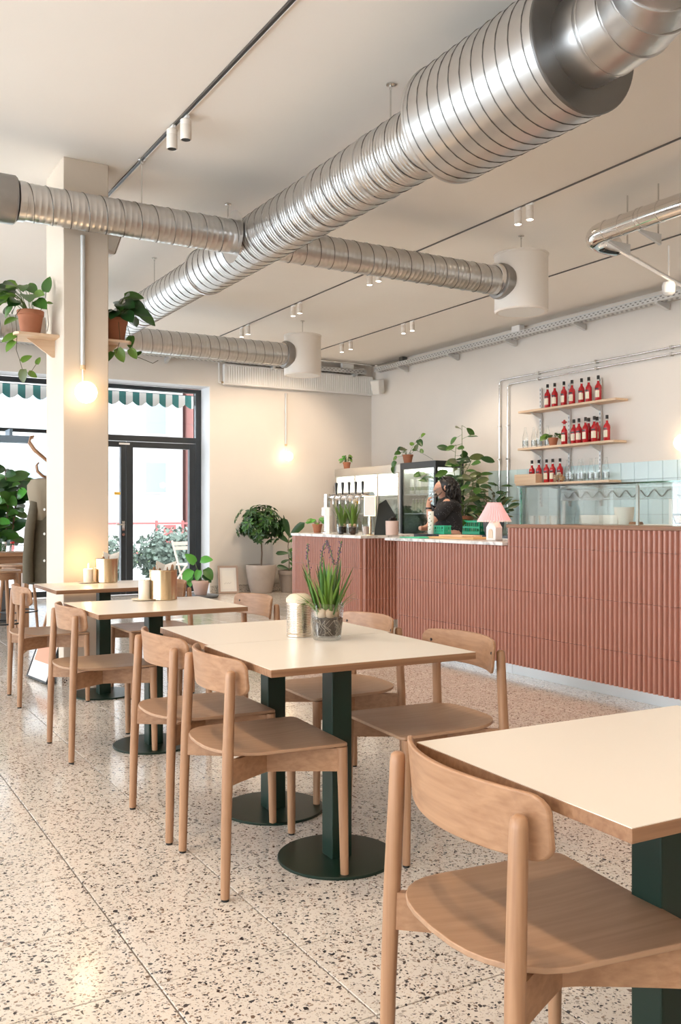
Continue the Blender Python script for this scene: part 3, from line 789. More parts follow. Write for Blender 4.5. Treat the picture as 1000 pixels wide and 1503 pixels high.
# ================================================================ CHAIRS
def rrect_y(w, z0, z1, r, n=4):
    """rounded rectangle outline in (y,z)"""
    pts = []
    for cx, cz, a0 in ((w/2-r, z1-r, 0), (-w/2+r, z1-r, 90), (-w/2+r, z0+r, 180), (w/2-r, z0+r, 270)):
        for k in range(n+1):
            a = R(a0+90*k/n); pts.append((cx+r*math.cos(a), cz+r*math.sin(a)))
    return pts
def make_chair(name, label):
    t = thing(name, label, 'chair', (0, 0, 0), 0, 'light oak dining chairs')
    # back legs run up as posts
    for s in (-1, 1):
        lg = MB().tube([(-0.212, s*0.228, 0.008), (-0.207, s*0.226, 0.25), (-0.201, s*0.222, 0.43), (-0.194, s*0.218, 0.60), (-0.191, s*0.217, 0.690), (-0.190, s*0.217, 0.706), (-0.190, s*0.217, 0.711)],
                       [0.0145, 0.0165, 0.0180, 0.0172, 0.0162, 0.0145, 0.008], 16).build('back_leg', 'oak_z', t, sharp=60)
        MB().lathe([(0.012, 0), (0.0125, 0.009)], 12, (-0.212, s*0.228, 0)).build('foot_glide', 'black_rubber', lg)
        lf = MB().tube([(0.206, s*0.222, 0.008), (0.203, s*0.218, 0.25), (0.2, s*0.214, 0.43)], [0.0140, 0.0165, 0.0185], 16).build('front_leg', 'oak_z', t, sharp=60)
        MB().lathe([(0.0115, 0), (0.012, 0.009)], 12, (0.206, s*0.222, 0)).build('foot_glide', 'black_rubber', lf)
        # bowed side rail, curving in towards the middle of the seat
        b = MB(); N = 14; vv = []; ff = []
        for k in range(N+1):
            u = k/N
            x = -0.2+0.4*u
            inset = 0.112*(u/0.44 if u < 0.44 else (1-u)/0.56)**0.92
            y = s*(0.216-inset)
            w = 0.010
            zb = 0.350
            vv += [(x, y-w, zb), (x, y+w, zb), (x, y+w, 0.426), (x, y-w, 0.426)]
        for k in range(N):
            o = k*4
            for q in range(4): ff.append((o+q, o+(q+1) % 4, o+4+(q+1) % 4, o+4+q))
        ff += [(3,2,1,0), (N*4, N*4+1, N*4+2, N*4+3)]
        b.add(vv, ff).build('side_rail', 'oak_x', t, sharp=40)
    # seat: dished plywood, rounded rear between the posts
    out = []
    hw = 0.226
    for k in range(5): a = R(-90+90*k/4); out.append((0.222-0.022+0.022*math.cos(a), -hw+0.022+0.022*math.sin(a)))
    for k in range(5): a = R(90*k/4); out.append((0.222-0.022+0.022*math.cos(a), hw-0.022+0.022*math.sin(a)))
    for k in range(1, 16):
        u = k/16.0; a = PI*u
        # rear: superellipse from (−0.02,hw) round to (−0.02,−hw)
        ca, sa = math.cos(a), math.sin(a)
        out.append((-0.03-0.205*(abs(sa)**0.72), 0.98*hw*math.copysign(abs(ca)**0.72, ca)))
    rings = [1.0, 0.94, 0.8, 0.6, 0.38, 0.18]
    def sz(x, y):
        e = (x/0.23)**2; w_ = (y/0.23)**2
        return 0.447-0.012*max(0, 1-0.8*w_-0.7*e) - 0.006*max(0, (x-0.12)/0.1)**2 + 0.006*max(0, (-x-0.1)/0.13)
    b = MB(); vv = []; ff = []; n = len(out); th = 0.011
    for rg in rings:
        for x, y in out: xx, yy = x*rg, y*rg; vv.append((xx, yy, sz(xx, yy)))
    vv.append((0, 0, sz(0, 0))); c0 = len(vv)-1
    for k in range(len(rings)-1):
        for i in range(n):
            j = (i+1) % n; ff.append((k*n+i, k*n+j, (k+1)*n+j, (k+1)*n+i))
    for i in range(n): ff.append(((len(rings)-1)*n+i, (len(rings)-1)*n+(i+1) % n, c0))
    o2 = len(vv)
    vv += [(p[0], p[1], p[2]-th) for p in vv[:c0+1]]
    ff += [tuple(q+o2 for q in f)[::-1] for f in list(ff)]
    for i in range(n): j = (i+1) % n; ff.append((i, j, o2+j, o2+i))
    b.add(vv, ff).build('seat', 'oak_seat_x', t, sharp=50, bevel=0.002)
    # backrest: bent plywood
    b = MB(); vv = []; ff = []
    W = 0.482; z0, z1 = 0.629, 0.742; NY = 22; NZ = 7
    def bx_(y, z):
        # concave towards the sitter, ends forward of the posts, slight backward rake
        return -0.224+0.075*(abs(y)/0.24)**2 - 0.10*(z-0.69)
    r = 0.032
    def zlim(y):
        d = abs(y)-(W/2-r)
        c = 0.0 if d <= 0 else r-math.sqrt(max(0, r*r-d*d))
        droop = 0.010*(1-(abs(y)/(W/2))**2)
        return z0+c-droop*0.2, z1-c+droop*0.6
    ysamp = [-W/2+0.0004, -W/2+0.004, -W/2+0.012, -W/2+0.022] + [-W/2+r+(W-2*r)*k/NY for k in range(NY+1)] + [W/2-0.022, W/2-0.012, W/2-0.004, W/2-0.0004]
    for side in (0, 1):
        for y in ysamp:
            a, c = zlim(y)
            for k in range(NZ+1):
                z = a+(c-a)*k/NZ
                vv.append((bx_(y, z) + (0.0115 if side == 0 else 0.0), y, z))
    ny = len(ysamp); st = NZ+1; o2 = ny*st
    for i in range(ny-1):
        for k in range(NZ):
            ff.append((i*st+k, (i+1)*st+k, (i+1)*st+k+1, i*st+k+1))
            ff.append((o2+i*st+k, o2+i*st+k+1, o2+(i+1)*st+k+1, o2+(i+1)*st+k))
    for i in range(ny-1):
        ff.append((i*st, o2+i*st, o2+(i+1)*st, (i+1)*st)); ff.append((i*st+NZ, (i+1)*st+NZ, o2+(i+1)*st+NZ, o2+i*st+NZ))
    for i in (0, ny-1):
        for k in range(NZ): ff.append((i*st+k, i*st+k+1, o2+i*st+k+1, o2+i*st+k))
    br = b.add(vv, ff).build('backrest', 'oak_y', t, sharp=50, bevel=0.003)
    for s in (-1, 1):
        y = s*0.205
        MB().lathe([(0.006, -0.004), (0.006, 0.001), (0.0015, 0.0015)], 10, (bx_(y, 0.70)+0.0115, y, 0.70), 'x').build('bolt', 'black_metal', br)
    return t
chairs = [
    (1.216, 1.326, -7, 'light oak chair in the right foreground, nearest the camera, at the cut-off table'),
    (1.350, 2.838, -4, 'light oak chair on the left side of the central table, nearer of the two'),
    (1.357, 3.405, -1, 'light oak chair on the left side of the central table, farther of the two'),
    (1.315, 4.675, 0, 'light oak chair left of the table with the candle and brass can'),
    (1.365, 6.10, -3, 'light oak chair at the far left beside the column table, near the leaning poster'),
    (1.985, 2.775, 176, 'light oak chair on the right side of the central table, nearer the camera'),
    (2.03, 3.50, 177, 'light oak chair right of the central table, behind the flower vase'),
    (2.02, 4.68, 180, 'light oak chair at the right end of the candle table, below the potted trees'),
    (2.03, 6.02, 180, 'light oak chair right of the column table, half hidden behind the brass can'),
    (2.10, 1.30, 178, 'light oak chair under the foreground table, only a leg showing by the pedestal'),
]
c0 = make_chair('dining_chair', chairs[0][3])
for k, (x, y, a, lb) in enumerate(chairs):
    o = c0 if k == 0 else dup(c0, label=lb)
    o.location = (x, y, 0); o.rotation_euler = (0, 0, R(a))

# ================================================================ TABLES
TZ = 0.73
def make_table(x, y, rz, w, d, label):
    t = thing('dining_table', label, 'table', (x, y, 0), R(rz), 'square pedestal tables')
    MB().box(-w/2, w/2, -d/2, d/2, TZ-0.0245, TZ-0.0012).build('edge_board', 'ply_edge_x', t, smooth=False, bevel=0.0015)
    MB().box(-w/2+0.001, w/2-0.001, -d/2+0.001, d/2-0.001, TZ-0.003, TZ).build('tabletop', 'laminate', t, smooth=False)
    MB().box(-0.15, 0.15, -0.15, 0.15, TZ-0.031, TZ-0.0246).build('mounting_plate', 'green_metal', t, smooth=False)
    MB().box(-0.039, 0.039, -0.039, 0.039, 0.009, TZ-0.031).build('pedestal_pole', 'green_metal', t, smooth=False, bevel=0.004)
    MB().lathe([(0.207, 0), (0.208, 0.002), (0.208, 0.008), (0.206, 0.010), (0.001, 0.0105)], 64).build('base_disc', 'green_metal', t)
    return t
make_table(1.605, 2.765, -2, 0.765, 0.587, 'cream topped square table on a green pedestal at the centre, front half of the pair')
make_table(1.645, 3.353, -2, 0.765, 0.587, 'cream topped table with the flower vase, rear half of the central pair')
make_table(1.46, 1.24, -2, 0.765, 0.59, 'cream topped table cut off by the right edge in the foreground')
make_table(1.565, 4.60, 0, 0.765, 0.68, 'cream topped table with a tall unlit candle and brass cutlery can')
make_table(1.715, 6.06, 0, 0.765, 0.64, 'cream topped table with a burning candle against the column')

# ---- things on the tables
def lathe_obj(prof, name, mat, parent=None, n=28, loc=None): return MB().lathe(prof, n).build(name, mat, parent, loc=loc)
can = thing('ribbed_can', 'ribbed tin can with a cream lid on the central table', 'can', (1.645, 3.125, TZ))
pf = [(0.046, 0), (0.0485, 0.002), (0.0485, 0.008), (0.046, 0.010)]
for k in range(17): z = 0.014+k*0.0066; pf += [(0.0462, z), (0.048, z+0.0022), (0.048, z+0.0038), (0.0462, z+0.006)]
pf += [(0.046, 0.128), (0.0485, 0.130), (0.0485, 0.133)]
lathe_obj(pf, 'can_body', 'tin', can, 40)
lathe_obj([(0.049, 0.131), (0.0505, 0.133), (0.0505, 0.146), (0.046, 0.150), (0.036, 0.160), (0.022, 0.164), (0.001, 0.165)], 'lid', 'stone_cream', can, 32)

vase = thing('flower_vase', 'clear glass vase of hyacinth bulbs with roots on the central table', 'vase', (1.690, 2.985, TZ))
vase.scale = (1.12, 1.12, 1.0)
lathe_obj([(0.001, 0.001), (0.044, 0.001), (0.047, 0.004), (0.0585, 0.136), (0.0575, 0.1375), (0.0558, 0.136), (0.0445, 0.013), (0.001, 0.012)], 'glass', 'clear_glass', vase, 40)
sb = lathe_obj([(0.001, 0.016), (0.043, 0.018), (0.050, 0.075), (0.047, 0.083), (0.02, 0.088), (0.001, 0.086)], 'soil', 'soil', vase, 26)
rnd = random.Random(11)
rt = MB()
for k in range(34):
    a = rnd.uniform(0, 2*PI); z = 0.078; rr = 0.0487; pts = []
    for q in range(6):
        rr2 = 0.0455+0.0068*(z-0.016)/0.06
        pts.append((rr2*math.cos(a), rr2*math.sin(a), max(0.016, z)))
        a += rnd.uniform(-0.35, 0.35); z -= rnd.uniform(0.002, 0.02)
    rt.tube(pts, rnd.uniform(0.0006, 0.0013), 4)
ro = rt.build('roots', 'roots', vase); ro['kind'] = 'stuff'
for k in range(6):
    a = k*PI/3+0.4; rr = 0.026 if k else 0.0
    MB().ball((rr*math.cos(a), rr*math.sin(a), 0.098), 0.0175, 12, 8, (1, 1, 1.2)).build('bulb', 'bulb', vase)
def blade_mesh(L, w, bend, mat, seed=0):
    b = MB(); vv = []; ff = []; N = 8
    for k in range(N+1):
        u = k/N; ww = w*(0.75+0.5*math.sin(PI*min(1, u*1.1)))*(1-u**5)*0.5+0.0003
        x = bend*u*u; z = L*math.sqrt(max(0, 1-(bend*u/L)**2*0.3))*u
        vv += [(x, -ww, z), (x+ww*0.35, 0, z), (x, ww, z)]
    for k in range(N):
        o = k*3; ff += [(o, o+1, o+4, o+3), (o+1, o+2, o+5, o+4)]
    return b.add(vv, ff).mesh('leaf', mat)
bl = [blade_mesh(0.16, 0.011, 0.02, 'leaf_blade'), blade_mesh(0.19, 0.012, 0.035, 'leaf_blade'), blade_mesh(0.215, 0.012, 0.012, 'leaf_mid'), blade_mesh(0.12, 0.009, 0.06, 'leaf_light'), blade_mesh(0.20, 0.012, 0.02, 'leaf_light')]
for k in range(58):
    a = rnd.uniform(0, 2*PI); rr = rnd.uniform(0.0, 0.04)
    lp = put(rnd.choice(bl), 'leaf', vase, (rr*math.cos(a), rr*math.sin(a), 0.095))
    lp.rotation_euler = (rnd.uniform(-0.12, 0.12), rnd.uniform(-0.02, 0.30)*(0.5+rr/0.03), a+rnd.uniform(-0.5, 0.5))
    s_ = rnd.uniform(0.72, 1.02); lp.scale = (s_, s_, s_)
for k, (pts) in enumerate([
    [(-0.03, 0.02, 0.1), (-0.045, 0.035, 0.22), (-0.052, 0.042, 0.31), (-0.05, 0.044, 0.36)],
    [(-0.005, 0.0, 0.1), (-0.02, 0.012, 0.25), (-0.012, 0.012, 0.33), (0.0, 0.0, 0.372), (0.012, -0.005, 0.33), (0.02, -0.01, 0.28)],
    [(0.02, 0.0, 0.1), (0.028, -0.01, 0.24), (0.036, -0.015, 0.31), (0.045, -0.02, 0.37)]]):
    st_ = MB().tube(pts, 0.0022, 5).build('flower_stem', 'stem_green', vase)
    fl = MB()
    P_ = [Vector(p) for p in pts]
    for i in range(1, len(P_)-1):
        n_ = 22
        for q in range(n_):
            p = P_[i].lerp(P_[i+1], q/n_)
            fl.ball((p.x+rnd.gauss(0, 0.0035), p.y+rnd.gauss(0, 0.0035), p.z), 0.0026, 5, 4)
    f_ = fl.build('dried_florets', 'petal_purple', st_); f_['kind'] = 'stuff'

def candle(loc, h_, lit, label):
    t = thing('candle', label, 'candle', loc)
    lathe_obj([(0.001, 0), (0.031, 0), (0.032, 0.002), (0.032, h_-0.004), (0.029, h_), (0.018, h_-0.004), (0.001, h_-0.005)], 'wax', 'candle_wax', t, 28)
    MB().tube([(0, 0, h_-0.006), (0.001, 0, h_+0.004), (0.002, 0, h_+0.010)], 0.0012, 5).build('wick', 'black_rubber', t)
    if lit:
        lathe_obj([(0.0005, 0), (0.0045, 0.006), (0.005, 0.012), (0.003, 0.022), (0.0003, 0.034)], 'flame', 'flame', t, 10, (0, 0, h_+0.004))
        ld = bpy.data.lights.new('candle_light', 'POINT'); ld.energy = 1.6; ld.color = (1, 0.62, 0.28); ld.shadow_soft_size = 0.012
        lo = bpy.data.objects.new('candle_light', ld); col.objects.link(lo); lo.parent = t; lo.location = (0, 0, h_+0.05)
    return t
def saucer(loc, label):
    t = MB().lathe([(0.001, 0.0), (0.045, 0.0), (0.068, 0.005), (0.070, 0.009), (0.066, 0.009), (0.045, 0.0055), (0.001, 0.005)], 36).build('saucer', 'stone_cream', loc=loc)
    tag(t, label, 'saucer')
saucer((1.60, 4.86, TZ), 'round stone saucer under the unlit candle')
candle((1.603, 4.865, TZ+0.0052), 0.105, False, 'tall unlit cream pillar candle beside the brass cutlery can')
saucer((1.668, 6.27, TZ), 'round stone saucer under the burning candle by the column')
candle((1.670, 6.272, TZ+0.0052), 0.092, True, 'burning cream pillar candle on the column table')
def cutlery_can(loc, label, seed, fork=True):
    t = thing('cutlery_can', label, 'can', loc)
    pf = [(0.001, 0.001), (0.073, 0.0), (0.0755, 0.003)] + [(0.0748, 0.005), (0.0748, 0.158), (0.0768, 0.160), (0.0768, 0.165), (0.0735, 0.165), (0.0735, 0.012), (0.001, 0.010)]
    MB().lathe(pf, 56, rad=lambda i, k: 1+(0.006*math.sin(i*PI/2) if 3 <= k <= 4 else 0)).build('can_body', 'gold', t)
    MB().lathe([(0.069, 0.0), (0.071, 0.002)], 30, (0, 0, 0.13)).build('inner_shadow_disc', 'paper_kraft', t) if False else None
    MB().ball((-0.0749, 0.004, 0.10), 0.004, 8, 6).build('rivet', 'chrome', t)
    return t
def napkins(loc, label):
    t = thing('paper_napkins', label, 'napkin', loc)
    for k in range(3):
        a = 0.12*k
        b = MB(); b.add([(-0.045, 0.006*k, 0), (0.045, 0.006*k, 0), (0.06, 0.01+0.006*k, 0.105-0.01*k), (0.0, 0.02+0.006*k, 0.085), (-0.055, 0.012+0.006*k, 0.11-0.012*k),
                         (-0.045, 0.006*k+0.003, 0), (0.045, 0.006*k+0.003, 0), (0.06, 0.013+0.006*k, 0.105-0.01*k), (0.0, 0.023+0.006*k, 0.085), (-0.055, 0.015+0.006*k, 0.11-0.012*k)],
                        [(0,1,2,3), (0,3,4), (8,7,6,5), (9,8,5), (0,5,6,1), (1,6,7,2), (2,7,8,3), (3,8,9,4), (4,9,5,0)])
        b.build('napkin_fold', 'paper_kraft' if k == 1 else 'paper', t, smooth=False, rot=(0, 0, a))
def stick(loc, h_, label, group, tilt):
    o = MB().prism([(-0.008, 0), (0.008, 0), (0.010, h_*0.8), (0.007, h_*0.96), (0.0, h_), (-0.007, h_*0.96), (-0.010, h_*0.8)], -0.0015, 0.0015, fn=lambda x, y, z: (x, z, y)).build('wooden_spoon', 'oak_z', loc=loc, rot=(tilt[0], tilt[1], tilt[2]))
    tag(o, label, 'spoon', group)
C1 = (1.705, 4.85, TZ)
cutlery_can(C1, 'fluted brass can full of wooden cutlery on the candle table', 1)
napkins((C1[0]+0.022, C1[1]+0.005, TZ+0.105), 'folded paper napkins standing in the brass can on the candle table')
for k, (dx, dy, hh, tl) in enumerate([(-0.055, 0.0, 0.172, (0, 0.02, 0.2)), (-0.03, -0.02, 0.165, (0.02, 0.0, 0.5)), (-0.015, 0.02, 0.165, (0, 0.0, 0.0)), (0.005, -0.035, 0.17, (0.03, 0.02, 0.9)), (0.028, -0.05, 0.185, (0.0, 0.04, 0.1)), (-0.04, 0.03, 0.165, (0.0, -0.04, 0.6)), (0.052, -0.02, 0.17, (0, 0.0, 1.2))]):
    stick((C1[0]+dx, C1[1]+dy, TZ+0.012), hh, 'wooden cutlery handle sticking out of the brass can on the candle table', 'wooden cutlery in the can', tl)
C2 = (1.795, 6.27, TZ)
cutlery_can(C2, 'fluted brass can beside the burning candle at the column', 2)
napkins((C2[0]+0.035, C2[1], TZ+0.105), 'folded paper napkins in the brass can at the column')
for k, (dx, dy, hh) in enumerate([(-0.03, -0.02, 0.17), (-0.01, 0.02, 0.17), (0.0, -0.045, 0.172)]):
    stick((C2[0]+dx, C2[1]+dy, TZ+0.012), hh, 'wooden cutlery handle in the brass can at the column', 'wooden cutlery in the column can', (0.02, 0.02, k*0.5))
# sunglasses-like wire tongs leaning in the can
# ================================================================ COUNTERS
PITCH, NR = 0.04, 4
TW = PITCH*NR
def tile_mesh(h_, ribs=NR, name='tile'):
    """fluted tile: local x along the face, y outward (towards -y), z up"""
    b = MB(); g_ = 0.0012; prof = []
    for k in range(ribs):
        x0 = k*PITCH
        prof.append((x0+0.0015 if k else g_, 0.0))
        for q in range(1, 8):
            a = PI*q/8; prof.append((x0+PITCH/2-(PITCH/2-0.0075)*math.cos(a), -0.0225*math.sin(a)**0.6-0.001))
        prof.append((x0+PITCH-0.0015 if k < ribs-1 else ribs*PITCH-g_, 0.0))
    n = len(prof); vv = []; ff = []
    for z in (0.0012, h_-0.0012):
        vv += [(x, y-0.006, z) for x, y in prof]
    vv += [(prof[0][0], 0.004, 0.0012), (prof[-1][0], 0.004, 0.0012), (prof[0][0], 0.004, h_-0.0012), (prof[-1][0], 0.004, h_-0.0012)]
    for i in range(n-1): ff.append((i, i+1, n+i+1, n+i))
    ff += [tuple(range(n))[::-1] + (2*n, 2*n+1), tuple(range(n, 2*n)) + (2*n+3, 2*n+2), (0, n, 2*n+2, 2*n), (n-1, 2*n+1, 2*n+3, 2*n-1)]
    return b.add(vv, ff).mesh(name, 'pink_tile', sharp=30)
tile_cache = {}
def tile_for(h_, ribs=NR):
    key = (round(h_, 4), ribs)
    if key not in tile_cache: tile_cache[key] = tile_mesh(h_, ribs)
    return tile_cache[key]
def tile_wall(parent, p0, ang, length, zs):
    n = int(round(length/TW))
    for i in range(n):
        for k in range(len(zs)-1):
            u = i*TW
            loc = (p0[0]+math.cos(ang)*u, p0[1]+math.sin(ang)*u, zs[k])
            put(tile_for(zs[k+1]-zs[k]), 'tile', parent, loc, (0, 0, ang))
CFX = 4.575     # tile bed plane; ribs stand proud towards -x
# faces towards -x: local x must run along -y so that local -y = -x  -> rotation -90 deg
BY0, BY1 = 5.29, 6.775
cc = thing('tall_counter', 'taller counter section clad in fluted pink tiles at the right', 'counter')
MB().box(CFX, 5.02, 1.97, BY0, 0.08, 1.10).build('carcass', 'grout_pink', cc, smooth=False)
MB().box(CFX+0.03, 4.99, 1.97, BY0, 0.0, 0.08).build('kickplate', 'stainless_sheet', cc, smooth=False)
tile_wall(cc, (CFX, BY0, 0), -PI/2, 3.36, [0.08, 0.31, 0.635, 0.96, 1.10])
wt = MB().box(CFX-0.03, 5.05, 1.97, BY0+0.005, 1.1005, 1.125).build('wooden_counter_top', 'walnut_y', smooth=False, bevel=0.003)
tag(wt, 'thin brown wooden top along the tall tiled counter', 'counter top')
lc = thing('low_counter', 'lower fluted pink tile counter section in front of the person', 'counter')
MB().box(CFX, 5.10, BY0+0.002, BY1, 0.08, 0.965).build('carcass', 'grout_pink', lc, smooth=False)
MB().box(CFX+0.03, 5.07, BY0+0.002, BY1-0.03, 0.0, 0.08).build('kickplate', 'stainless_sheet', lc, smooth=False)
tile_wall(lc, (CFX, BY0+1.44, 0), -PI/2, 1.44, [0.08, 0.31, 0.635, 0.965])
for z0_, z1_ in ((0.08, 0.31), (0.31, 0.635), (0.635, 0.965)): put(tile_for(z1_-z0_, 1), 'tile', lc, (CFX, BY0+1.48, z0_), (0, 0, -PI/2))
mt = MB().box(CFX-0.065, 5.14, BY0+0.007, BY1+0.14, 0.966, 0.992).build('marble_top', 'marble', smooth=False, bevel=0.004)
tag(mt, 'pale marble worktop on the lower tiled counter, in front of the person', 'counter top')
# island bar further back
AX, AY = 5.02, 8.12
ac = thing('bar_island', 'far bar clad in fluted pink tiles with beer taps on top', 'counter')
MB().box(AX, 5.9, AY, 9.70, 0.08, 0.948).build('carcass', 'grout_pink', ac, smooth=False)
MB().box(AX+0.03, 5.87, AY+0.03, 9.68, 0.0, 0.08).build('kickplate', 'stainless_sheet', ac, smooth=False)
AZ = [0.08, 0.31, 0.635, 0.948]
tile_wall(ac, (AX, 9.56, 0), -PI/2, 1.44, AZ)
tile_wall(ac, (AX+0.006, AY, 0), 0.0, 0.80, AZ)
# rounded far end
nseg = 6
for k in range(nseg):
    a = -PI/2-(k+0.5)*(PI/2)/nseg
    rr = 0.16
    cx, cy2 = AX+rr, 9.562
    th = PI-(k)*(PI/2)/nseg
    px_, py_ = cx+rr*math.cos(th), cy2+rr*math.sin(th)
    for z in range(len(AZ)-1):
        put(tile_for(AZ[z+1]-AZ[z], 1), 'tile', ac, (px_+math.sin(a)*0.0, py_+0.04, AZ[z]), (0, 0, -PI/2-(k+0.5)*(PI/2)/nseg))
b = MB(); poly = [(AX-0.05, AY-0.05), (5.95, AY-0.05), (5.95, 9.82)]
for k in range(9): a = R(90+90*k/8); poly.append((AX-0.05+0.22+0.22*math.cos(a), 9.60+0.22*math.sin(a)))
mt2 = b.prism(poly, 0.949, 0.978).build('marble_top', 'marble', smooth=False, bevel=0.003)
tag(mt2, 'pale marble worktop with a rounded end on the far bar', 'counter top')
# ================================================================ LEAVES AND PLANTS
def leaf_mesh(name, L, W, shape, mat, curl=0.18, fold=0.22, n=7):
    """leaf along local +y, width in x, normal +z"""
    b = MB(); vv = []; ff = []
    for k in range(n+1):
        u = k/n
        if shape == 'heart': w = W*0.5*min(1.0, (math.sin(PI*min(1, (u*0.86+0.14)))**0.7))*(1-0.25*u)
        elif shape == 'oval': w = W*0.5*math.sin(PI*(u*0.92+0.04))**0.75
        elif shape == 'fiddle': w = W*0.5*(0.35+0.65*u**0.9)*math.sin(PI*min(1, u*0.93+0.05))**0.45
        else: w = W*0.5*math.sin(PI*(u*0.95+0.02))**0.9*(1-0.3*u)
        if k == n: w = 0.0004
        y = L*u; z = -curl*L*u*u+0.05*L*u
        vv += [(-w, y, z+fold*w), (-w*0.5, y, z+fold*w*0.35), (0, y, z), (w*0.5, y, z+fold*w*0.35), (w, y, z+fold*w)]
    for k in range(n):
        o = k*5
        for q in range(4): ff.append((o+q, o+q+1, o+q+6, o+q+5))
    return b.add(vv, ff).mesh(name, mat)
LF = {}
for nm, m_ in (('d', 'leaf_dark'), ('m', 'leaf_mid'), ('l', 'leaf_light'), ('b', 'leaf_bright'), ('o', 'leaf_olive')):
    LF['heart'+nm] = leaf_mesh('leaf', 1, 0.78, 'heart', m_)
    LF['oval'+nm] = leaf_mesh('leaf', 1, 0.52, 'oval', m_, 0.12)
    LF['lance'+nm] = leaf_mesh('leaf', 1, 0.30, 'lance', m_, 0.25)
    LF['fiddle'+nm] = leaf_mesh('leaf', 1, 0.50, 'fiddle', m_, 0.10)
def leaf(parent, key, p, d, nrm, s):
    o = put(LF[key], 'leaf', parent)
    o.matrix_basis = frame_mat(p, d, nrm) @ Matrix.Scale(s, 4)
    return o
def pot(parent, r0, r1, h_, mat, rim=True, name='pot', n=32, soil=True):
    pr_ = [(0.001, 0.0), (r0*0.96, 0.0), (r0, 0.004)]
    if rim: pr_ += [(r1*0.965, h_*0.80), (r1*1.03, h_*0.81), (r1*1.05, h_*0.985), (r1*1.03, h_)]
    else: pr_ += [(r0+(r1-r0)*0.55, h_*0.35), (r1, h_*0.8), (r1, h_*0.985), (r1*0.985, h_)]
    pr_ += [(r1*0.92, h_), (r1*0.90, h_*0.86), (0.001, h_*0.85)]
    MB().lathe(pr_, n).build(name, mat, parent)
    if soil: MB().lathe([(0.001, h_*0.91), (r1*0.6, h_*0.905), (r1*0.905, h_*0.88)], 20).build('soil', 'soil', parent)
def pothos(name, label, loc, seed, n, r1, h_, potmat, keys, size, spread, up, vines=(), lean=(0,0), arc=None):
    t = thing(name, label, 'potted plant', loc)
    pot(t, r1*0.72, r1, h_, potmat)
    rn = random.Random(seed)
    for k in range(n):
        a = rn.uniform(*(arc or (0, 2*PI))); el = rn.uniform(-0.15, 1.25)
        L_ = rn.uniform(0.5, 1.0)*spread
        tip = Vector((math.cos(a)*L_*math.cos(el)+lean[0], math.sin(a)*L_*math.cos(el)+lean[1], h_+up*(0.25+0.75*math.sin(max(0, el)))*rn.uniform(0.6, 1.1)))
        base = Vector((math.cos(a)*r1*0.3, math.sin(a)*r1*0.3, h_*0.9))
        mid = base.lerp(tip, 0.5)+Vector((0, 0, up*0.22))
        MB().tube([base, mid, tip], 0.0022, 5).build('stem', 'stem_green', t)
        d = Vector((math.cos(a), math.sin(a), rn.uniform(-0.7, 0.15)))
        leaf(t, rn.choice(keys), tip, d, (-0.35+rn.uniform(-0.45,0.45), -0.75+rn.uniform(-0.3,0.3), 0.65), size*rn.uniform(0.75, 1.2))
    for pts, lv in vines:
        MB().tube(pts, 0.0024, 5).build('vine', 'stem', t)
        for (p, d, s, key) in lv: leaf(t, key, p, d, (d[0]*0.2-0.6, -0.7, 0.5), s)
    return t
# shelves on the column
def wall_shelf(label, x0, x1, y0, y1, z, side):
    t = thing('plywood_shelf', label, 'shelf', ((x0+x1)/2, (y0+y1)/2, z))
    hx, hy = (x1-x0)/2, (y1-y0)/2
    b = MB(); rr = 0.12
    poly = [(side*-hx, -hy), (side*hx-side*rr*0.2, -hy), (side*hx, -hy+rr*0.3), (side*hx, hy-rr*0.3), (side*hx-side*rr*0.2, hy), (side*-hx, hy)]
    b.prism(poly, 0, 0.018).build('board', 'birch_x', t, smooth=False)
    MB().prism([(side*-hx, -0.001), (side*(-hx+0.02), -0.13), (side*-hx, -0.13)] if False else [(side*-hx, 0), (side*(hx*0.3), 0), (side*(-hx+0.02), -0.12), (side*-hx, -0.12)], -0.009, 0.009, fn=lambda x, z_, t_: (x, t_, z_)).build('bracket', 'birch_x', t, smooth=False)
SZ = 2.448
wall_shelf('small plywood shelf on the left side of the column', CX0-0.30, CX0, 6.56, 6.86, SZ, -1)
wall_shelf('small plywood shelf on the right side of the column', CX1, CX1+0.20, 6.52, 6.80, SZ, 1)
V1 = [([(-0.08, -0.05, 0.17), (-0.115, -0.07, 0.12), (-0.105, -0.07, -0.02), (-0.11, -0.07, -0.12), (-0.09, -0.07, -0.18), (-0.07, -0.07, -0.25), (-0.02, -0.07, -0.28), (0.03, -0.07, -0.20)],
       [((-0.11, -0.07, -0.02), (-0.9, 0.1, -0.4), 0.11, 'heartl'), ((-0.12, -0.075, -0.06), (-0.6, 0, -0.7), 0.10, 'heartl'), ((-0.075, -0.07, -0.2), (0.5, -0.1, 0.4), 0.085, 'heartl'),
        ((-0.06, -0.07, -0.25), (-0.1, -0.1, -0.9), 0.10, 'hearto'), ((-0.03, -0.07, -0.27), (0.6, -0.1, -0.3), 0.07, 'heartl'), ((0.03, -0.07, -0.21), (0.3, 0, 0.9), 0.06, 'heartl'), ((-0.11, -0.075, 0.10), (-0.7, -0.3, -0.4), 0.11, 'heartl')]),
      ([(0.06, 0.0, 0.17), (0.1, 0.02, 0.25), (0.115, 0.03, 0.33)], [((0.115, 0.03, 0.33), (0.15, -0.1, 1), 0.12, 'heartm')]),
      ([(0.06, 0.01, 0.17), (0.12, 0.04, 0.27), (0.13, 0.02, 0.10), (0.11, -0.02, 0.04)], [((0.12, 0.03, 0.25), (0.8, 0.1, 0.2), 0.05, 'heartl')])]
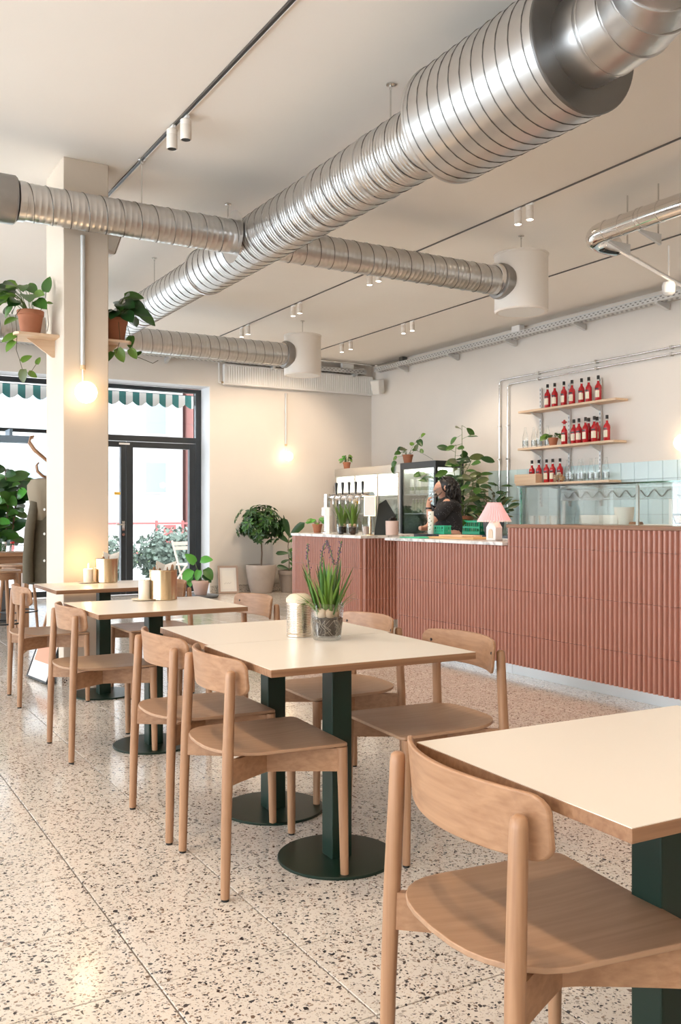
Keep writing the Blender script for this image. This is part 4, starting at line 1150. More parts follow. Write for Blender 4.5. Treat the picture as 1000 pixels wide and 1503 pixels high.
pothos('pothos_plant', 'trailing pothos in a terracotta pot on the left column shelf', (1.375, 6.70, SZ+0.018), 5, 26, 0.089, 0.175, 'terracotta', ['heartd', 'heartm', 'heartm', 'heartl'], 0.135, 0.165, 0.17, V1, (-0.05, -0.02), (1.6, 5.2))
V2 = [([(0.07, -0.04, 0.16), (0.10, -0.07, 0.02), (0.075, -0.09, -0.06), (0.15, -0.06, -0.10), (0.28, -0.02, -0.13), (0.33, 0.0, -0.10)],
       [((0.10, -0.07, 0.05), (-0.2, -0.2, -0.9), 0.10, 'heartm'), ((0.08, -0.09, -0.05), (0.4, -0.2, -0.6), 0.09, 'heartl'), ((0.14, -0.065, -0.09), (0.5, 0.1, 0.5), 0.06, 'heartm')]),
      ([(0.0, -0.08, 0.16), (0.0, -0.12, 0.0), (-0.03, -0.12, -0.10)], [((-0.02, -0.12, -0.06), (0.3, -0.1, -0.7), 0.11, 'heartl'), ((-0.05, -0.12, -0.09), (-0.5, -0.1, -0.7), 0.09, 'heartm')])]
pothos('pothos_plant', 'trailing pothos in a terracotta pot on the right column shelf', (1.972, 6.66, SZ+0.018), 9, 24, 0.089, 0.175, 'terracotta', ['heartd', 'heartd', 'heartm'], 0.14, 0.15, 0.16, V2, (0.03, -0.02), (-2.4, 1.3))
bt_ = thing('white_vase', 'slim white ceramic bottle vase beside the left shelf pothos', 'vase', (1.468, 6.80, SZ+0.018))
lathe_obj([(0.001, 0), (0.03, 0), (0.033, 0.01), (0.034, 0.13), (0.028, 0.16), (0.016, 0.18), (0.016, 0.185)], 'body', 'ceramic_white', bt_, 24)
# column lamp, speaker, far wall lamp, right wall lamp
def globe_lamp(label, pos, wall, ztop, power, r=0.088, rad=0.08):
    t = thing('globe_wall_lamp', label, 'wall lamp', pos)
    MB().ball((0, 0, 0), r, 28, 18).build('globe', 'globe_light', t)
    wx, wy = wall
    MB().tube([(wx, wy, 0.0), (wx*0.5, wy*0.5, 0.0)], 0.04, 20).build('wall_mount', 'paper_kraft', t)
    d = Vector((wx, wy, 0)); dn = d.normalized()*(d.length-0.012)
    MB().tube([(dn.x, dn.y, 0.20), (dn.x, dn.y, ztop-pos[2])], 0.0165, 12).build('conduit', 'galv_tray', t)
    MB().tube([(dn.x, dn.y, 0.0), (dn.x, dn.y, 0.2)], 0.006, 8).build('cable', 'white_enamel', t)
    MB().tube([(dn.x, dn.y, 0.17), (dn.x, dn.y, 0.20)], 0.02, 12).build('end_fitting', 'paper_kraft', t)
    return t
globe_lamp('glowing globe lamp on the front of the column', (1.676, CY0-0.10, 2.046), (0, 0.10), 3.155, 22, r=0.076)
globe_lamp('glowing globe lamp on the far wall under the radiator', (6.60, FARY-0.10, 2.12), (0, 0.10), 3.13, 16, r=0.075)
globe_lamp('glowing globe lamp on the right wall cut off by the picture edge', (RIGHTX-0.10, 6.60, 1.97), (0.10, 0), 3.0, 24)
globe_lamp('added fill-light globe farther along the right wall, out of view', (RIGHTX-0.10, 3.6, 1.97), (0.10, 0), 3.0, 24)  # unseen lamp, added to lift the ceiling with warm light
for lx, ln in ((-1.5, 'left'), (1.0, 'middle'), (4.0, 'right')):  # unseen lamps added behind the camera as warm ceiling fill
    o_ = globe_lamp('large added fill-light globe on the back wall behind the camera, %s one' % ln, (lx, BACKY+0.20, 2.5), (0, -0.20), 3.3, 24, r=0.14)
    o_.children[0].data.materials[0] = M['globe_fill']
def speaker(label, pos, rz, tilt):
    t = thing('wall_speaker', label, 'loudspeaker', pos, rz)
    MB().prism([(-0.09, 0.13), (0.09, 0.13), (0.075, -0.11), (-0.075, -0.11)], -0.08, 0.08, fn=lambda x, z, y: (x, y*(1+0.2*z), z)).build('cabinet', 'white_enamel', t, smooth=False, bevel=0.02, rot=(tilt, 0, 0))
    MB().prism([(-0.08, 0.115), (0.08, 0.115), (0.066, -0.095), (-0.066, -0.095)], -0.088, -0.081, fn=lambda x, z, y: (x, y*(1+0.2*z), z)).build('grille', 'paper', t, smooth=False, bevel=0.004, rot=(tilt, 0, 0))
    MB().tube([(0, 0.05, 0.05), (0, 0.14, 0.08)], 0.015, 8).build('mount', 'white_enamel', t)
speaker('white loudspeaker in the far right corner below the cable tray', (8.06, 12.55, 3.27), R(-62), 0.25)
speaker('grey white loudspeaker behind the top of the column', (1.955, 6.86, 3.28), R(100), 0.3)

# radiator
rd = thing('radiator', 'long white panel radiator mounted high on the far wall', 'radiator', (0, FARY-0.03, 3.185))
RA, RB = 5.50, 8.17
b = MB(); n = 66; vv = []; ff = []
for k in range(n*4+1):
    u = k/(n*4); x = RA+0.03+(RB-RA-0.06)*u
    y = -0.088-(0.007 if (k % 4) in (1, 2) else 0.0)
    vv += [(x, y, 0.025), (x, y, 0.285)]
for k in range(n*4): ff.append((2*k, 2*k+1, 2*k+3, 2*k+2))
b.add(vv, ff).build('ribbed_panel', 'white_enamel', rd, smooth=False)
MB().box(RA, RB, -0.086, -0.004, 0.0, 0.31).build('body', 'white_enamel', rd, smooth=False, bevel=0.006)
for x in (RA, RB-0.03): MB().box(x, x+0.03, -0.098, -0.0845, 0.0, 0.31).build('end_trim', 'white_enamel', rd, smooth=False, bevel=0.004)
for z in (0.0, 0.285): MB().box(RA+0.03, RB-0.03, -0.098, -0.0845, z, z+0.025).build('edge_trim', 'white_enamel', rd, smooth=False, bevel=0.004)
MB().tube([(RA-0.03, -0.04, 0.03), (RA+0.005, -0.04, 0.03)], 0.014, 10).build('valve', 'gold', rd)
MB().tube([(RA-0.06, -0.015, 0.33), (RA-0.06, -0.015, 0.03), (RA-0.03, -0.03, 0.02)], 0.010, 8).build('pipe', 'white_enamel', rd)
MB().tube([(RB, -0.05, 0.28), (RB+0.02, -0.05, 0.28)], 0.02, 10).build('valve', 'white_enamel', rd)

# floor plants by the far wall
sc_ = thing('umbrella_tree', 'schefflera tree with a bushy crown in a large round clay pot', 'potted plant', (6.02, 12.68, 0))
pot(sc_, 0.16, 0.232, 0.43, 'clay_grey', rim=False, n=40)
MB().tube([(0, 0, 0.36), (0.012, 0, 0.6), (0.0, 0, 0.85), (0.01, 0, 1.15)], [0.014, 0.012, 0.012, 0.008], 8).build('trunk', 'bark', sc_)
rn = random.Random(21); crown = MB()
for k in range(150):
    a = rn.uniform(0, 2*PI); u = rn.uniform(-1, 1); rr = rn.uniform(0.55, 1.0)
    c = Vector((math.cos(a)*math.sqrt(1-u*u)*0.43*rr, math.sin(a)*math.sqrt(1-u*u)*0.27*rr, 1.06+u*0.29*rr))
    if c.z < 0.9 and rn.random() < 0.3: continue
    out_ = (c-Vector((0, 0, 0.98))).normalized()
    ax_ = out_
    nl = 7; s_ = rn.uniform(0.075, 0.115)
    e1 = ax_.orthogonal().normalized(); e2 = ax_.cross(e1)
    for q in range(nl):
        an = 2*PI*q/nl
        d = (e1*math.cos(an)+e2*math.sin(an)+ax_*0.25+Vector((0, 0, -0.35))).normalized()
        mm = frame_mat(c, d, ax_)
        w_ = s_*0.21
        crown.add([mm @ Vector(p) for p in ((0, 0.1*s_, 0), (w_, s_*0.45, 0.006), (w_*0.6, s_*0.85, -0.004), (0, s_*1.05, -0.012), (-w_*0.6, s_*0.85, -0.004), (-w_, s_*0.45, 0.006))], [(0,1,2,3), (0,3,4,5)], 0 if rn.random() < 0.75 else 1)
for p in range(9):
    a = rn.uniform(0, 2*PI); r_ = rn.uniform(0.15, 0.33)
    crown.tube([(0, 0, 0.85+0.03*p), (math.cos(a)*r_, math.sin(a)*r_*0.7, 1.0+0.04*p)], 0.004, 4)
fo = crown.build('foliage', ['leaf_dark', 'leaf_mid'], sc_, smooth=False); fo['kind'] = 'stuff'
fk = thing('fiddle_leaf_fig', 'young fiddle leaf fig in a taupe pot beside the bar', 'potted plant', (6.46, 12.60, 0))
pot(fk, 0.125, 0.165, 0.335, 'clay_taupe', rim=True, n=36)
MB().lathe([(0.001, 0), (0.14, 0), (0.15, 0.02), (0.145, 0.02), (0.13, 0.008), (0.001, 0.006)], 30, (0, 0, -0.0005)).build('saucer', 'clay_taupe', fk) if False else None
MB().tube([(0, 0, 0.29), (0.0, 0, 0.5), (-0.02, 0, 0.7), (0.0, 0, 0.92)], [0.009, 0.008, 0.007, 0.004], 7).build('trunk', 'bark', fk)
e = Vector((0.863, -0.506, 0)); e_n = Vector((-0.505, -0.863, 0))
for (u, z, du, dz, s, k_) in [(0, 0.86, -0.30, 1.0, 0.30, 'd'), (0, 0.84, 0.75, 0.75, 0.34, 'd'), (0, 0.78, 0.95, 0.28, 0.34, 'm'), (0, 0.76, -0.7, 0.55, 0.24, 'd'), (-0.02, 0.64, 0.9, 0.15, 0.26, 'm'), (-0.02, 0.66, 0.2, -0.3, 0.20, 'd'), (-0.01, 0.60, -0.95, 0.0, 0.20, 'd'), (0, 0.52, 0.8, -0.45, 0.26, 'm'), (0, 0.5, -0.8, -0.3, 0.14, 'd'), (0, 0.46, 0.75, -0.5, 0.2, 'm'), (0, 0.35, -0.85, 0.25, 0.2, 'd'), (0, 0.35, 0.9, 0.3, 0.19, 'm')]:
    p = e*u+Vector((0, 0, z)); d = e*du+Vector((0, 0, dz))+e_n*0.15
    leaf(fk, 'fiddle'+k_, p, d, e_n+Vector((0, 0, 0.6)), s)
# monstera on a tray by the door
mo = thing('monstera_plant', 'small bright green monstera in a pink pot by the door', 'potted plant', (4.93, 12.42, 0.035))
pot(mo, 0.085, 0.125, 0.21, 'pot_pink', rim=True)
for (u, z, du, dz, s, k_) in [(-0.08, 0.46, -0.5, 0.55, 0.2, 'b'), (-0.13, 0.36, -0.5, -0.7, 0.22, 'b'), (0.0, 0.50, 0.9, 0.1, 0.19, 'b'), (0.07, 0.38, 0.5, -0.7, 0.20, 'm'), (-0.02, 0.36, -0.2, -0.9, 0.16, 'b'), (0.05, 0.3, 0.5, -0.5, 0.17, 'd'), (-0.12, 0.27, -0.8, -0.6, 0.15, 'b'), (-0.16, 0.25, 0.1, -0.9, 0.14, 'b')]:
    p = e*u+Vector((0, 0, z))
    MB().tube([(0, 0, 0.18), p*0.6+Vector((0, 0, 0.1)), p], 0.004, 5).build('stem', 'stem_green', mo)
    leaf(mo, 'heart'+k_, p, e*du+Vector((0, 0, dz))+e_n*0.3, e_n+Vector((0, 0, 0.7)), s)
tag(MB().lathe([(0.001, 0), (0.24, 0), (0.26, 0.02), (0.26, 0.034), (0.001, 0.034)], 36).build('round_plinth', 'pot_grey', loc=(4.93, 12.42, 0)), 'low dark round plinth under the monstera pot', 'plinth')
# leaning picture frames on the far wall
pf_ = thing('picture_frame', 'pale framed print leaning against the far wall on the floor', 'picture frame', (5.53, 12.79, 0.0), R(-14))
mm = Matrix.Rotation(R(-16), 4, 'X')
fr = MB()
for q in ((-0.155, 0.155, 0, 0.03), (-0.155, 0.155, 0.40, 0.43)): fr.box(q[0], q[1], -0.012, 0.012, q[2], q[3], mat=mm)
for q in ((-0.155, -0.125), (0.125, 0.155)): fr.box(q[0], q[1], -0.012, 0.012, 0.03, 0.40, mat=mm)
fr.build('frame', 'frame_wood', pf_, smooth=False)
MB().box(-0.125, 0.125, -0.004, 0.004, 0.03, 0.40, mat=mm).build('mount', 'poster_white', pf_, smooth=False)
MB().box(-0.09, 0.09, -0.0055, -0.0042, 0.075, 0.36, mat=mm).build('print', 'paper', pf_, smooth=False)
sg = MB()
for k in range(9): sg.box(-0.06+k*0.012, -0.053+k*0.012, -0.0063, -0.0056, 0.15+0.008*(k % 3), 0.154+0.008*(k % 3), mat=mm)
sg.build('scribble', 'label_ink', pf_, smooth=False)['kind'] = 'stuff'
MB().box(-0.155, 0.155, 0.0121, 0.014, 0.0, 0.43, mat=mm).build('backing', 'black_metal', pf_, smooth=False)
po = thing('leaning_poster', 'black framed terracotta poster leaning against the column foot', 'picture frame', (1.455, 6.78, 0.0), R(-82))
mm = Matrix.Rotation(R(-20), 4, 'X')
fr = MB()
for q in ((-0.2, 0.2, 0, 0.012), (-0.2, 0.2, 0.29, 0.302)): fr.box(q[0], q[1], -0.03, 0.012, q[2], q[3], mat=mm)
for q in ((-0.2, -0.188), (0.188, 0.2)): fr.box(q[0], q[1], -0.03, 0.012, 0.012, 0.29, mat=mm)
fr.build('frame', 'black_metal', po, smooth=False)
MB().box(-0.188, 0.188, -0.024, -0.018, 0.012, 0.29, mat=mm).build('mount', 'poster_white', po, smooth=False)
MB().box(-0.165, 0.165, -0.026, -0.0245, 0.13, 0.28, mat=mm).build('print', 'terracotta_print', po, smooth=False)

# ---- coat stand, coat, stools and rubber plant at the far left
cs = thing('coat_stand', 'bentwood coat stand behind the column with curled hooks', 'coat stand', (1.80, 7.85, 0))
MB().tube([(0, 0, 0.18), (0, 0, 1.82)], 0.018, 12).build('pole', 'oak_z', cs)
for k in range(6):
    a = 2*PI*k/6+0.35; c_, s__ = math.cos(a), math.sin(a)
    MB().tube([(0.02*c_, 0.02*s__, 1.62), (0.10*c_, 0.10*s__, 1.68), (0.18*c_, 0.18*s__, 1.74), (0.225*c_, 0.225*s__, 1.80), (0.215*c_, 0.215*s__, 1.84), (0.185*c_, 0.185*s__, 1.845)], [0.012, 0.012, 0.011, 0.01, 0.009, 0.007], 8).build('hook', 'oak_z', cs)
    MB().tube([(0.02*c_, 0.02*s__, 1.50), (0.10*c_, 0.10*s__, 1.52), (0.15*c_, 0.15*s__, 1.56), (0.16*c_, 0.16*s__, 1.61), (0.14*c_, 0.14*s__, 1.63)], [0.010, 0.010, 0.009, 0.008, 0.006], 8).build('hook', 'oak_z', cs)
for k in range(4):
    a = PI*k/2+2.75; c_, s__ = math.cos(a), math.sin(a)
    lg = MB().tube([(0.015*c_, 0.015*s__, 0.5), (0.08*c_, 0.08*s__, 0.25), (0.22*c_, 0.22*s__, 0.07), (0.27*c_, 0.27*s__, 0.02)], 0.013, 8).build('leg', 'oak_z', cs)
    MB().ball((0.27*c_, 0.27*s__, 0.012), 0.014, 8, 6, (1, 1, 0.8)).build('foot', 'black_rubber', lg)
ct = thing('coat', 'olive brown coat with white buttons hanging on the coat stand', 'coat', (1.712, 7.79, 0.62))
ct.scale = (0.74, 0.85, 1.0)
cm = MB(); N = 20; rows = 14; vv = []; ff = []
for k in range(rows+1):
    u = k/rows; z = 0.0+0.86*u
    wide = 0.19-0.055*u-0.05*max(0, u-0.8)/0.2
    dep = 0.085-0.02*u
    for i in range(N):
        a = 2*PI*i/N
        f_ = 1+0.13*math.sin(5*a+0.6)*(1-u)*1.2+0.06*math.sin(9*a+2*u)*(1-u)
        vv.append((math.cos(a)*wide*f_, math.sin(a)*dep*f_, z))
for k in range(rows):
    for i in range(N): j = (i+1) % N; ff.append((k*N+i, k*N+j, (k+1)*N+j, (k+1)*N+i))
ff.append(tuple(range(rows*N, rows*N+N)))
cm.add(vv, ff)
cm.build('coat_body', 'coat_olive', ct, rot=(0, 0, R(-30)))
cl = MB()
cl.lathe([(0.03, 0.50), (0.09, 0.56), (0.125, 0.66), (0.145, 0.76), (0.15, 0.82), (0.12, 0.868), (0.05, 0.88), (0.01, 0.882)], 22, (-0.012, -0.01, 0), rad=lambda i, k: 1+0.16*math.sin(i*2*PI/22*2+k*0.5)+0.06*math.sin(i*1.9+k)).build('hood', 'coat_lining', ct, rot=(0, 0, R(-30)))
MB().tube([(-0.10, -0.06, 0.68), (-0.155, -0.08, 0.45), (-0.175, -0.07, 0.2), (-0.17, -0.06, 0.02)], [0.05, 0.055, 0.055, 0.06], 12).build('sleeve', 'coat_olive', ct, rot=(0, 0, R(-15)))
for z in (0.2, 0.42, 0.62): MB().lathe([(0.011, -0.004), (0.011, 0.004)], 12, (0.03, -0.115 if z < 0.5 else -0.108, z), 'y').build('button', 'button_white', ct, rot=(0, 0, R(-30)))
def bar_stool(loc, rz, label, ring=True):
    t = thing('bar_stool', label, 'stool', loc, rz, 'wooden bar stools')
    MB().lathe([(0.001, 0.69), (0.16, 0.69), (0.175, 0.697), (0.175, 0.708), (0.165, 0.712), (0.001, 0.706)], 32).build('seat', 'oak_seat_x', t)
    MB().lathe([(0.13, 0.63), (0.145, 0.63), (0.145, 0.69), (0.13, 0.69)], 28).build('apron', 'oak_x', t)
    for k in range(4):
        a = PI/4+PI*k/2
        MB().tube([(0.19*math.cos(a), 0.19*math.sin(a), 0), (0.135*math.cos(a), 0.135*math.sin(a), 0.68)], [0.013, 0.018], 10).build('leg', 'oak_z', t)
    MB().lathe([(0.178, -0.006), (0.19, -0.006), (0.19, 0.006), (0.178, 0.006)], 40, (0, 0, 0.25), cap=False).build('foot_ring', 'black_metal', t)
bar_stool((1.47, 8.42, 0), 0.2, 'round wooden bar stool with a black foot ring, nearest at the left edge')
bar_stool((1.80, 9.35, 0), 0.5, 'round wooden bar stool beyond the first one, behind the coat')
hb_ = thing('window_bench', 'long brown wooden high counter by the window at the left edge', 'counter', (0.6, 10.2, 0))
MB().box(-2.2, 1.5, -0.2, 0.2, 0.76, 0.80).build('top', 'oak_x', hb_, smooth=False, bevel=0.004)
MB().box(-2.2, 1.5, -0.16, -0.13, 0.60, 0.76).build('front_panel', 'ply_edge_x', hb_, smooth=False)
for x in (-2.1, -0.6, 0.6, 1.42): MB().box(x-0.025, x+0.025, -0.17, 0.17, 0, 0.76).build('leg', 'oak_z', hb_, smooth=False)
for k in range(6):
    j = thing('spice_jar', 'small glass jar with a red top on the window counter' if k % 2 else 'small glass jar with a white top on the window counter', 'jar', (1.45+k*0.09, 10.12+0.05*(k % 2), 0.80), 0, 'jars on the window counter')
    MB().lathe([(0.001, 0), (0.025, 0), (0.026, 0.004), (0.026, 0.08), (0.02, 0.09)], 14).build('glass', 'clear_glass', j)
    MB().lathe([(0.022, 0.09), (0.022, 0.11), (0.001, 0.111)], 14).build('lid', 'red_plastic' if k % 2 else 'white_enamel', j)
rp_ = thing('rubber_plant', 'tall rubber plant with big glossy dark leaves by the left window', 'potted plant', (1.93, 10.75, 0))
pot(rp_, 0.15, 0.2, 0.36, 'pot_grey', rim=False)
rn = random.Random(4)
stems = [[(0, 0, 0.3), (0.0, 0, 0.8), (0.03, 0.0, 1.3), (0.0, 0, 1.72)], [(0, 0, 0.3), (-0.05, 0.02, 0.8), (-0.12, 0.0, 1.2), (-0.2, 0, 1.55)], [(0.01, 0, 0.3), (0.06, -0.03, 0.9), (0.12, 0, 1.35), (0.16, 0, 1.6)], [(0, 0, 0.3), (-0.1, -0.03, 0.7), (-0.3, -0.02, 1.1), (-0.38, 0, 1.35)]]
for st in stems:
    MB().tube(st, [0.014, 0.012, 0.01, 0.006], 7).build('trunk', 'bark', rp_)
    P_ = [Vector(q) for q in st]
    for k in range(26):
        u = 0.35+0.65*k/25
        i = min(2, int(u*3)); p = P_[i].lerp(P_[i+1], u*3-i)
        if p.z < 0.86: continue
        a = k*2.4+rn.uniform(-0.4, 0.4)
        d = Vector((math.cos(a), math.sin(a), rn.uniform(-0.15, 0.7)))
        leaf(rp_, rn.choice(['ovald', 'ovald', 'ovalm', 'ovalm', 'ovalb']), p, d+Vector((0, 0, -0.25)), (-0.3+rn.uniform(-0.5, 0.5), -0.9, 0.55+rn.uniform(-0.3, 0.3)), rn.uniform(0.18, 0.27))
ht = thing('patio_heater', 'grey blue bar heater hanging under the left window transom', 'heater', (2.1, 12.95, 2.24))
MB().box(-0.55, 0.55, -0.06, 0.06, -0.07, 0.03).build('housing', 'heater_blue', ht, smooth=False, bevel=0.02)
for x in (-0.35, 0.3): MB().box(x-0.02, x+0.02, -0.02, 0.30, 0.02, 0.12).build('bracket', 'heater_blue', ht, smooth=False)
pfl = thing('floor_plant', 'small leafy green plant on the floor behind the column', 'potted plant', (1.72, 7.35, 0))
pot(pfl, 0.07, 0.09, 0.14, 'clay_taupe')
for k in range(10):
    a = k*2.4; d = Vector((math.cos(a), math.sin(a), 0.9-0.12*k))
    leaf(pfl, 'ovalb' if k % 2 else 'ovalm', (math.cos(a)*0.03, math.sin(a)*0.03, 0.14+0.012*k), d, (0, 0, 1), 0.17)
# ================================================================ BACK BAR AND RIGHT WALL
bk = thing('back_counter', 'dark back counter along the right wall behind the person', 'counter', (0, 0, 0))
MB().box(7.50, RIGHTX-0.02, 4.6, 9.96, 0.02, 0.90).build('carcass', 'stainless_sheet', bk, smooth=False)
MB().box(7.46, RIGHTX-0.02, 4.6, 9.96, 0.9005, 0.94).build('worktop', 'dark_glass', bk, smooth=False, bevel=0.004)
for k in range(8): MB().box(7.485, 7.4995, 4.65+k*0.66, 5.27+k*0.66, 0.08, 0.88).build('door', 'stainless_sheet', bk, smooth=False, bevel=0.003)
BZ = 0.94
# long wall-side display fridge
FX = 7.36
fg = thing('display_fridge', 'wide lit display fridge with a steel header in the far corner', 'fridge', (0, 0, 0))
FY0, FY1 = 10.86, 12.75
MB().box(FX+0.03, FX+0.5, FY0, FY1, 0.05, 0.95).build('base_cabinet', 'stainless_sheet', fg, smooth=False)
MB().box(FX, FX+0.5, FY0, FY1, 1.80, 1.925).build('header', 'stainless_sheet', fg, smooth=False, bevel=0.006)
MB().box(FX+0.46, FX+0.5, FY0, FY1, 0.95, 1.80).build('back_panel', 'fridge_inner', fg, smooth=False)
for y in (FY0, FY1-0.03): MB().box(FX, FX+0.46, y, y+0.03, 0.95, 1.80).build('side_panel', 'stainless_sheet', fg, smooth=False)
MB().box(FX+0.10, FX+0.14, FY0+0.05, FY1-0.05, 1.765, 1.798).build('light_tube', 'fridge_light', fg, smooth=False)
MB().box(FX+0.26, FX+0.45, FY0+0.04, FY1-0.04, 1.50, 1.76).build('lit_back_panel', 'fridge_light', fg, smooth=False)
for z in (1.46, 1.20): MB().box(FX+0.03, FX+0.45, FY0+0.03, FY1-0.03, z, z+0.02).build('shelf', 'white_paint', fg, smooth=False)
for y in (FY0+0.03, 11.45, 12.1, FY1-0.07):
    MB().box(FX-0.004, FX+0.026, y, y+0.035, 0.95, 1.80).build('door_stile', 'steel_pipe', fg, smooth=False)
MB().box(FX+0.006, FX+0.012, FY0+0.065, FY1-0.07, 0.95, 1.80).build('glass_door', 'screen_glass', fg, smooth=False)
def small_bottle(loc, mat, h_, r, label, group, name='bottle', cap='white_enamel'):
    t = thing(name, label, name.split('_')[-1], loc, 0, group)
    MB().lathe([(0.001, 0), (r, 0), (r, h_*0.6), (r*0.45, h_*0.78), (r*0.4, h_*0.95)], 12).build('glass', mat, t)
    MB().lathe([(r*0.45, h_*0.95), (r*0.45, h_), (0.001, h_+0.001)], 10).build('cap', cap, t)
    return t
rn = random.Random(8)
for z, tag_ in ((1.221, 'middle'), (0.9505, 'bottom')):
    for k in range(16):
        y = 12.62-k*0.105
        if z > 1 or True:
            small_bottle((FX+0.12+0.02*(k % 2), y, z), 'bottle_green' if (k//4) % 2 == (0 if z > 1 else 1) else 'can_white', 0.19 if z > 1 else 0.21, 0.031, 'small %s drink bottle on the %s shelf of the wide display fridge' % ('green' if (k//4) % 2 == (0 if z > 1 else 1) else 'white', tag_), 'drinks on the %s fridge shelf' % tag_)
# second fridge, dark framed
f2 = thing('drinks_fridge', 'dark framed upright drinks fridge behind the big plant', 'fridge', (0, 0, 0))
GY0, GY1 = 9.99, 10.84
MB().box(FX+0.02, FX+0.46, GY0, GY1, 0.05, 0.93).build('base_cabinet', 'anthracite', f2, smooth=False)
MB().box(FX-0.02, FX+0.46, GY0, GY1, 1.84, 1.93).build('header', 'anthracite', f2, smooth=False)
for y in (GY0, GY1-0.04):
    for xx in (FX-0.02, FX+0.42): MB().box(xx, xx+0.04, y, y+0.04, 0.93, 1.84).build('corner_post', 'anthracite', f2, smooth=False)
    MB().box(FX+0.02, FX+0.42, y+0.016, y+0.022, 0.93, 1.84).build('side_glass', 'screen_glass', f2, smooth=False)
MB().box(FX+0.425, FX+0.455, GY0+0.04, GY1-0.04, 0.93, 1.84).build('back_panel', 'fridge_inner', f2, smooth=False)
MB().box(FX+0.02, FX+0.3, GY0+0.05, GY1-0.05, 1.79, 1.835).build('light_panel', 'fridge_light', f2, smooth=False)
for z in (1.47, 1.20): MB().box(FX+0.02, FX+0.42, GY0+0.04, GY1-0.04, z, z+0.02).build('shelf', 'stainless_sheet', f2, smooth=False)
MB().box(FX-0.012, FX-0.006, GY0+0.04, GY1-0.04, 0.93, 1.84).build('glass_door', 'screen_glass', f2, smooth=False)
for k in range(8):
    t = thing('drink_can', 'tall white drink can on the top shelf of the dark drinks fridge', 'can', (FX+0.12+0.09*(k % 2), GY1-0.09-0.07*k, 1.4905), 0, 'cans on the top fridge shelf')
    MB().lathe([(0.001, 0), (0.024, 0), (0.03, 0.006), (0.03, 0.20), (0.026, 0.212), (0.001, 0.21)], 14).build('body', 'can_white', t)
    MB().lathe([(0.0305, 0.05), (0.0305, 0.10)], 14, cap=False).build('stripe', 'bottle_green', t)
for k in range(7):
    small_bottle((FX+0.14, GY1-0.10-0.078*k, 1.2205), 'bottle_green', 0.2, 0.03, 'green drink bottle on the lower shelf of the dark drinks fridge', 'bottles on the lower fridge shelf')
# plants on top of the fridges
pothos('basil_pot', 'small bushy herb in a terracotta pot on the far end of the fridge', (7.44, 12.50, 1.925), 31, 26, 0.062, 0.105, 'terracotta', ['ovalb', 'ovalm', 'ovall'], 0.07, 0.09, 0.12)
pothos('trailing_plant', 'small trailing plant in a terracotta pot on the drinks fridge', (7.50, 10.88, 1.931), 33, 9, 0.075, 0.13, 'terracotta', ['heartd', 'heartm', 'hearto'], 0.10, 0.16, 0.14,
       [([(0, -0.03, 0.12), (-0.12, 0.1, 0.10), (-0.16, 0.16, -0.06)], [((-0.13, 0.12, 0.04), (-0.4, 0.3, -0.8), 0.11, 'heartm'), ((-0.16, 0.15, -0.04), (0.3, 0, -0.8), 0.12, 'heartm'), ((-0.12, 0.1, 0.1), (-0.2, 0.6, -0.3), 0.09, 'heartl')]),
        ([(0, -0.04, 0.12), (-0.08, -0.30, 0.18), (-0.1, -0.55, 0.10), (-0.1, -0.75, 0.02)], [((-0.08, -0.3, 0.18), (0, -0.4, 0.5), 0.1, 'hearto'), ((-0.1, -0.5, 0.12), (0, 0.3, 0.6), 0.08, 'heartm')]),
        ([(0, 0, 0.12), (-0.05, -0.25, 0.28), (-0.05, -0.38, 0.36)], [((-0.05, -0.33, 0.32), (0, -0.5, -0.5), 0.13, 'heartd'), ((-0.05, -0.4, 0.36), (0, -0.8, 0.3), 0.1, 'heartl'), ((-0.05, -0.2, 0.25), (0, 0.5, 0.4), 0.09, 'heartl')])])
# big climbing plant
bp_ = thing('climbing_plant', 'tall climbing plant with split leaves behind the person', 'potted plant', (7.30, 9.72, BZ-0.0))
bp_.location = (7.62, 9.75, BZ)
pot(bp_, 0.1, 0.14, 0.24, 'terracotta')
rn = random.Random(15)
stems = [[(0, 0, 0.2), (-0.05, 0.05, 0.6), (-0.03, -0.02, 1.0), (0.02, 0.05, 1.46)], [(0, 0, 0.2), (0.03, 0.15, 0.55), (0.0, 0.2, 0.85), (0.0, 0.15, 1.2)], [(0, 0, 0.2), (-0.1, -0.1, 0.5), (-0.1, -0.17, 0.8), (0.0, -0.22, 1.02)], [(0, 0, 0.2), (-0.05, 0.25, 0.5), (-0.1, 0.42, 0.7), (-0.1, 0.62, 0.86)], [(0.02, 0, 0.2), (0.0, -0.15, 0.5), (-0.05, -0.3, 0.75), (-0.05, -0.42, 0.62)]]
for si, st in enumerate(stems):
    MB().tube(st, [0.008, 0.007, 0.005, 0.003], 6).build('stem', 'stem_green', bp_)
    P_ = [Vector(q) for q in st]
    for k in range(22):
        u = (k+1)/22
        i = min(2, int(u*3)); p = P_[i].lerp(P_[i+1], u*3-i)
        a = k*2.39+si
        d = Vector((math.cos(a)*0.9-0.2, math.sin(a), rn.uniform(-0.35, 0.55)))
        q = p+d.normalized()*rn.uniform(0.05, 0.13)
        MB().tube([p, q], 0.0025, 4).build('petiole', 'stem_green', bp_)
        s_ = rn.uniform(0.15, 0.23)*(1.0 if p.z < 1.15 else 0.75)
        leaf(bp_, rn.choice(['lanced', 'ovald', 'ovalo', 'ovalm', 'lancem']), q, d+Vector((0, 0, -0.25)), (-0.5+rn.uniform(-0.3, 0.3), -0.75, 0.55), s_)
ps = thing('bushy_plant', 'dark bushy houseplant in a grey pot left of the pink lamp', 'potted plant', (7.62, 9.12, BZ))
pot(ps, 0.11, 0.145, 0.27, 'pot_grey', rim=False)
